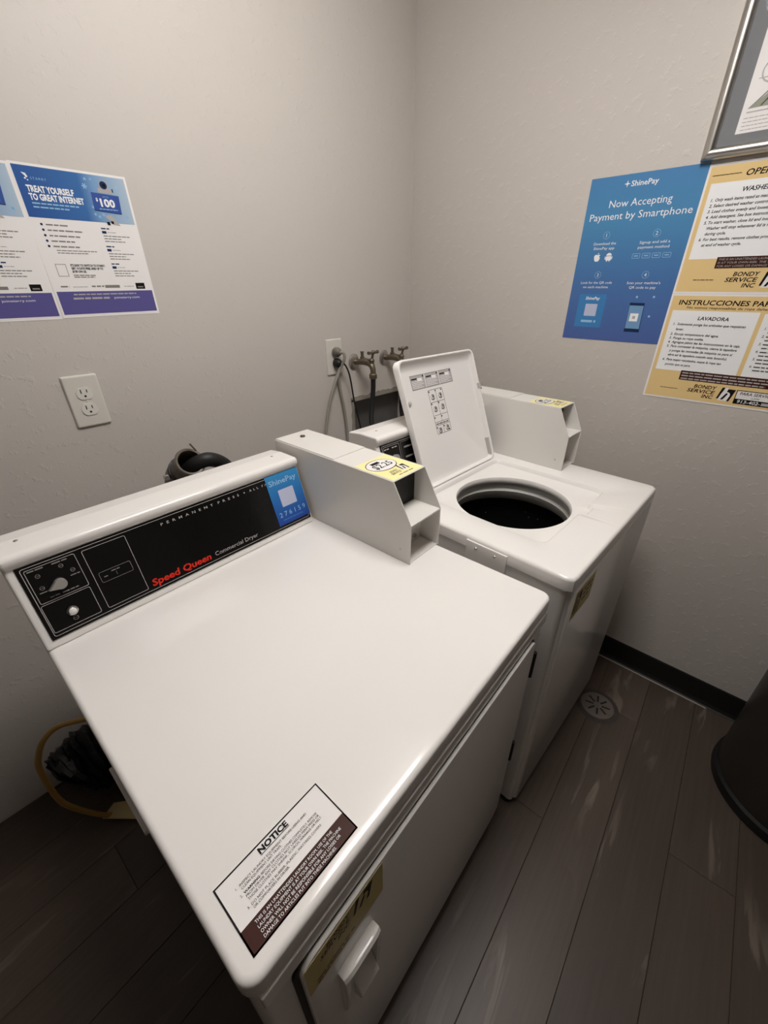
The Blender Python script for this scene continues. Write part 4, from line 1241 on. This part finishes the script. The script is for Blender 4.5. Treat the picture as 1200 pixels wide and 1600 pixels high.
cord('power_cord', 'thin black power cord curving down from the lower socket past the wall opening', (-0.4530, Y_, 1.1265), 0.0165, (M_RUBBER, M_RUBBER),
     [(-0.4530, -0.034, 1.1265), (-0.436, -0.040, 1.122), (-0.412, -0.034, 1.090), (-0.398, -0.030, 1.050), (-0.386, -0.030, 0.980), (-0.372, -0.034, 0.910), (-0.362, -0.040, 0.850), (-0.36, -0.09, 0.60), (-0.38, -0.36, 0.45)], 0.0033)
cg = nb(); tube(cg, spline([(-0.447, -0.014, 1.080), (-0.440, -0.013, 1.020), (-0.424, -0.012, 0.940), (-0.416, -0.012, 0.860), (-0.412, -0.014, 0.740), (-0.41, -0.03, 0.40), (-0.41, -0.04, 0.01)], 8), 0.0055, 8)
tag(mesh_obj('drain_hose', cg, M_CORD, smooth=True), 'slim grey hose hanging straight down beside the wall opening', 'hose')

# --- hose bibs
def hose_bib(x, z, label, yaw=0.0):
    t = thing('water_valve', label, 'water valve', (x, 0, z), 0, 'washer water valves')
    R_ = Matrix.Rotation(yaw, 4, 'Z')
    def mk(name, bm, m):
        o = mesh_obj(name, bm, m, t, smooth=True)
        o.rotation_euler = (0, 0, yaw)
        return o
    bm = nb(); lathe(bm, [(0.030, 0.0), (0.030, 0.003), (0.024, 0.008), (0.014, 0.010)], (0, -0.0005, 0), Vector((0, -1, 0)), 28, cap0=True, cap1=True)
    mk('wall_flange', bm, M_BRUSHED)
    bm = nb(); tube(bm, [(0, -0.008, 0), (0, -0.03, 0.002), (0, -0.05, 0.006), (0, -0.075, 0.004), (0, -0.092, -0.006), (0, -0.098, -0.022), (0, -0.098, -0.036)], [0.011, 0.011, 0.014, 0.014, 0.012, 0.011, 0.011], 14)
    mk('valve_body', bm, M_BRASS)
    bm = nb(); lathe(bm, [(0.009, 0.0), (0.009, 0.010), (0.006, 0.012), (0.006, 0.026), (0.008, 0.027), (0.008, 0.030)], (0, -0.045, 0.012), Vector((0, 0, 1)), 12, cap1=True)
    mk('vacuum_breaker', bm, M_BRASS)
    bm = nb(); lathe(bm, [(0.011, 0.0), (0.011, 0.014), (0.007, 0.018), (0.0045, 0.020), (0.0045, 0.040)], (0, -0.090, 0.002), Vector((0, -0.25, 1)), 14, cap1=True)
    mk('stem', bm, M_BRASS)
    bm = nb(); tube(bm, spline([(-0.030, -0.100, 0.043), (-0.014, -0.100, 0.041), (0.0, -0.100, 0.043), (0.014, -0.100, 0.041), (0.030, -0.100, 0.043)], 4),
         [0.0062 if abs(i-8) > 5 else 0.0045 + (0.003 if abs(i-8) < 2 else 0) for i in range(17)], 10)
    mk('tee_handle', bm, M_BRASS)
    bm = nb(); lathe(bm, [(0.0145, 0.0), (0.0155, 0.004), (0.0155, 0.016), (0.012, 0.020)], (0, -0.098, -0.055), Vector((0, 0, 1)), 12, cap0=True, cap1=True)
    mk('hose_coupling', bm, M_BRASS)
    return t
hose_bib(-0.3500, 1.1180, 'brass water valve with tee handle and black hose, nearer the outlet', 0.10)
hose_bib(-0.1720, 1.1160, 'brass water valve with tee handle partly hidden by the open lid', 0.10)
def hose(pts, label, r=0.0098):
    bm = nb(); tube(bm, spline(pts, 8), r, 10)
    tag(mesh_obj('fill_hose', bm, M_RUBBER, smooth=True), label, 'hose', 'washer fill hoses')
hose([(-0.3402, -0.0975, 1.064), (-0.3420, -0.0975, 1.02), (-0.352, -0.10, 0.96), (-0.372, -0.115, 0.89), (-0.39, -0.17, 0.76), (-0.39, -0.30, 0.62), (-0.39, -0.444, 0.58)],
     'black rubber fill hose hanging from the valve nearer the outlet')
hose([(-0.1622, -0.0975, 1.062), (-0.1640, -0.0975, 1.02), (-0.168, -0.10, 0.96), (-0.172, -0.11, 0.88), (-0.18, -0.17, 0.76), (-0.19, -0.30, 0.62), (-0.19, -0.444, 0.58)],
     'black rubber fill hose hanging behind the open lid')

# --- vent pipe and hose behind the dryer console
vt = thing('vent_elbow', 'grey metal vent cuff with a black hose sticking up behind the dryer', 'vent pipe', (-1.165, -0.17, 0.0))
base_ = Vector((-1.165, -0.17, 0.0))
ax = Vector((0.05, -0.80, 0.60)).normalized()
c1 = Vector((-1.160, -0.25, 0.998))-base_        # centre of the open mouth
c0 = c1-ax*0.085
bm = nb()
lathe(bm, [(0.034, -0.01), (0.034, 0.05), (0.0335, 0.062), (0.0340, 0.078), (0.0365, 0.084), (0.0340, 0.087), (0.0295, 0.086), (0.0280, 0.080), (0.0275, 0.0)], c0, ax, 32)
mesh_obj('cuff', bm, M_DUCTGREY, vt, smooth=True)
bm = nb(); tube(bm, spline([c1-ax*0.075+Vector((0.004, 0, -0.006)), c1-ax*0.03+Vector((0.006, 0, -0.008)), c1-ax*0.004+Vector((0.014, 0, -0.008)), c1+Vector((0.040, -0.010, -0.003)), c1+Vector((0.070, -0.006, -0.020)), c1+Vector((0.092, 0.0, -0.050)), c1+Vector((0.105, 0.01, -0.12)), c1+Vector((0.105, 0.02, -0.34))], 8), 0.0185, 18)
mesh_obj('black_hose', bm, M_RUBBER, vt, smooth=True)
bm = nb()
lathe(bm, [(0.0345, 0.0), (0.0375, 0.0), (0.0375, 0.011), (0.0345, 0.011)], c0+ax*0.018, ax, 32)
mesh_obj('clamp_band', bm, M_RUBBER, vt, smooth=True)
bm = nb(); box(bm, c0.x-0.050, c0.x-0.036, c0.y-0.022, c0.y-0.010, c0.z+0.002, c0.z+0.014)
mesh_obj('clamp_screw', bm, M_STEEL, vt, bevel=0.002)
bm = nb(); tube(bm, [c1+Vector((0.022, 0.004, 0.022)), c1+Vector((0.012, 0.008, 0.042))], 0.0022, 8)
mesh_obj('clamp_tail', bm, M_DUCTGREY, vt)
bm = nb(); tube(bm, spline([c0+ax*0.01, c0-ax*0.025, c0-ax*0.05+Vector((0, 0, -0.03)), c0+Vector((0, 0.045, -0.16)), c0+Vector((0, 0.045, -0.50)), Vector((c0.x, c0.y+0.045, 0.004))], 8), 0.034, 20)
mesh_obj('riser', bm, M_DUCTGREY, vt, smooth=True)

# --- crumpled dark foil duct, yellow hose and card behind the dryer's left corner
bm = nb()
path = spline([(-1.30, -0.115, 0.11), (-1.40, -0.115, 0.12), (-1.50, -0.11, 0.13), (-1.57, -0.11, 0.14), (-1.625, -0.112, 0.13), (-1.655, -0.118, 0.115)], 10)
rnd = random.Random(9)
tube(bm, path, [0.095*(1+0.06*math.sin(i*2.2)+rnd.uniform(-0.03, 0.03))*(1 if i < len(path)-5 else 0.97-0.10*(i-len(path)+5)) for i in range(len(path))], 22)
for v in bm.verts:
    v.co += Vector((rnd.uniform(-1, 1), rnd.uniform(-1, 1), rnd.uniform(-1, 1)))*0.006
    v.co.z = max(v.co.z, 0.003); v.co.y = min(v.co.y, -0.010)
tag(mesh_obj('foil_duct', bm, M_FOIL, smooth=True), 'crumpled dark foil vent duct on the floor behind the dryer', 'vent duct')
bm = nb()
tube(bm, spline([(-1.50, -0.235, 0.36), (-1.54, -0.23, 0.385), (-1.585, -0.225, 0.408), (-1.623, -0.222, 0.422), (-1.657, -0.222, 0.405), (-1.680, -0.222, 0.365), (-1.690, -0.224, 0.325), (-1.694, -0.226, 0.21), (-1.682, -0.226, 0.14), (-1.645, -0.228, 0.045), (-1.615, -0.235, 0.0085), (-1.58, -0.26, 0.0085), (-1.55, -0.295, 0.0085)], 8), 0.0068, 10)
tag(mesh_obj('gas_hose', bm, M_YHOSE, smooth=True), 'yellow flexible hose looping to the floor beside the dryer', 'hose')
bm = nb()
prism(bm, [(-1.6456, -0.225), (-1.6088, -0.205), (-1.560, -0.245), (-1.575, -0.305)], 'z', 0.0160, 0.0205)
o = tag(mesh_obj('card_tag', bm, M_BEIGE), 'beige folded card lying on the yellow hose', 'card')

# --- floor drain
dr = thing('floor_drain', 'round metal floor drain cover with radial slots in front of the washer', 'floor drain', (-0.2800, -1.1820, 0))
bm = nb(); lathe(bm, [(0.074, 0.0003), (0.070, 0.0012), (0.058, 0.0014), (0.0, 0.0014)], (0, 0, 0), n=40, cap0=False)
mesh_obj('sealant_ring', bm, M_STAIN, dr, smooth=True)
bm = nb(); lathe(bm, [(0.058, 0.0012), (0.0565, 0.0045), (0.054, 0.0055), (0.0, 0.0058)], (0, 0, 0), n=40)
mesh_obj('cover', bm, M_DRAIN, dr, smooth=True)
for i in range(8):
    a = math.pi*2*i/8+0.25
    c_, s_ = math.cos(a), math.sin(a)
    bm = nb()
    r0, r1 = (0.014, 0.042)
    hw = 0.0033
    prism(bm, [(c_*r0-s_*hw, s_*r0+c_*hw), (c_*r1-s_*hw, s_*r1+c_*hw), (c_*r1+s_*hw, s_*r1-c_*hw), (c_*r0+s_*hw, s_*r0-c_*hw)], 'z', 0.0048, 0.0061)
    mesh_obj('slot', bm, M_DARK, dr)
bm = nb(); lathe(bm, [(0.0055, 0.0055), (0.005, 0.0075), (0.0, 0.0078)], (0, 0, 0), n=16)
mesh_obj('cover_screw', bm, M_DRAIN, dr, smooth=True)

# --- trash bin at the right edge
tb = thing('trash_bin', 'round charcoal trash bin standing against the right wall', 'trash bin', (-0.222, -1.726, 0))
bm = nb(); lathe(bm, [(0.186, 0.012), (0.188, 0.05), (0.192, 0.45), (0.194, 0.66), (0.190, 0.664), (0.186, 0.66), (0.182, 0.05), (0.0, 0.03)], (0, 0, 0), n=56)
mesh_obj('body', bm, M_BIN, tb, smooth=True)
bm = nb(); lathe(bm, [(0.185, 0.0), (0.194, 0.002), (0.1965, 0.012), (0.1955, 0.036), (0.188, 0.044)], (0, 0, 0), n=56, cap0=True)
mesh_obj('base_ring', bm, M_RUBBER, tb, smooth=True)
bm = nb(); lathe(bm, [(0.196, 0.655), (0.198, 0.668), (0.196, 0.685), (0.150, 0.712), (0.0, 0.722)], (0, 0, 0), n=56)
mesh_obj('lid', bm, M_BIN, tb, smooth=True)
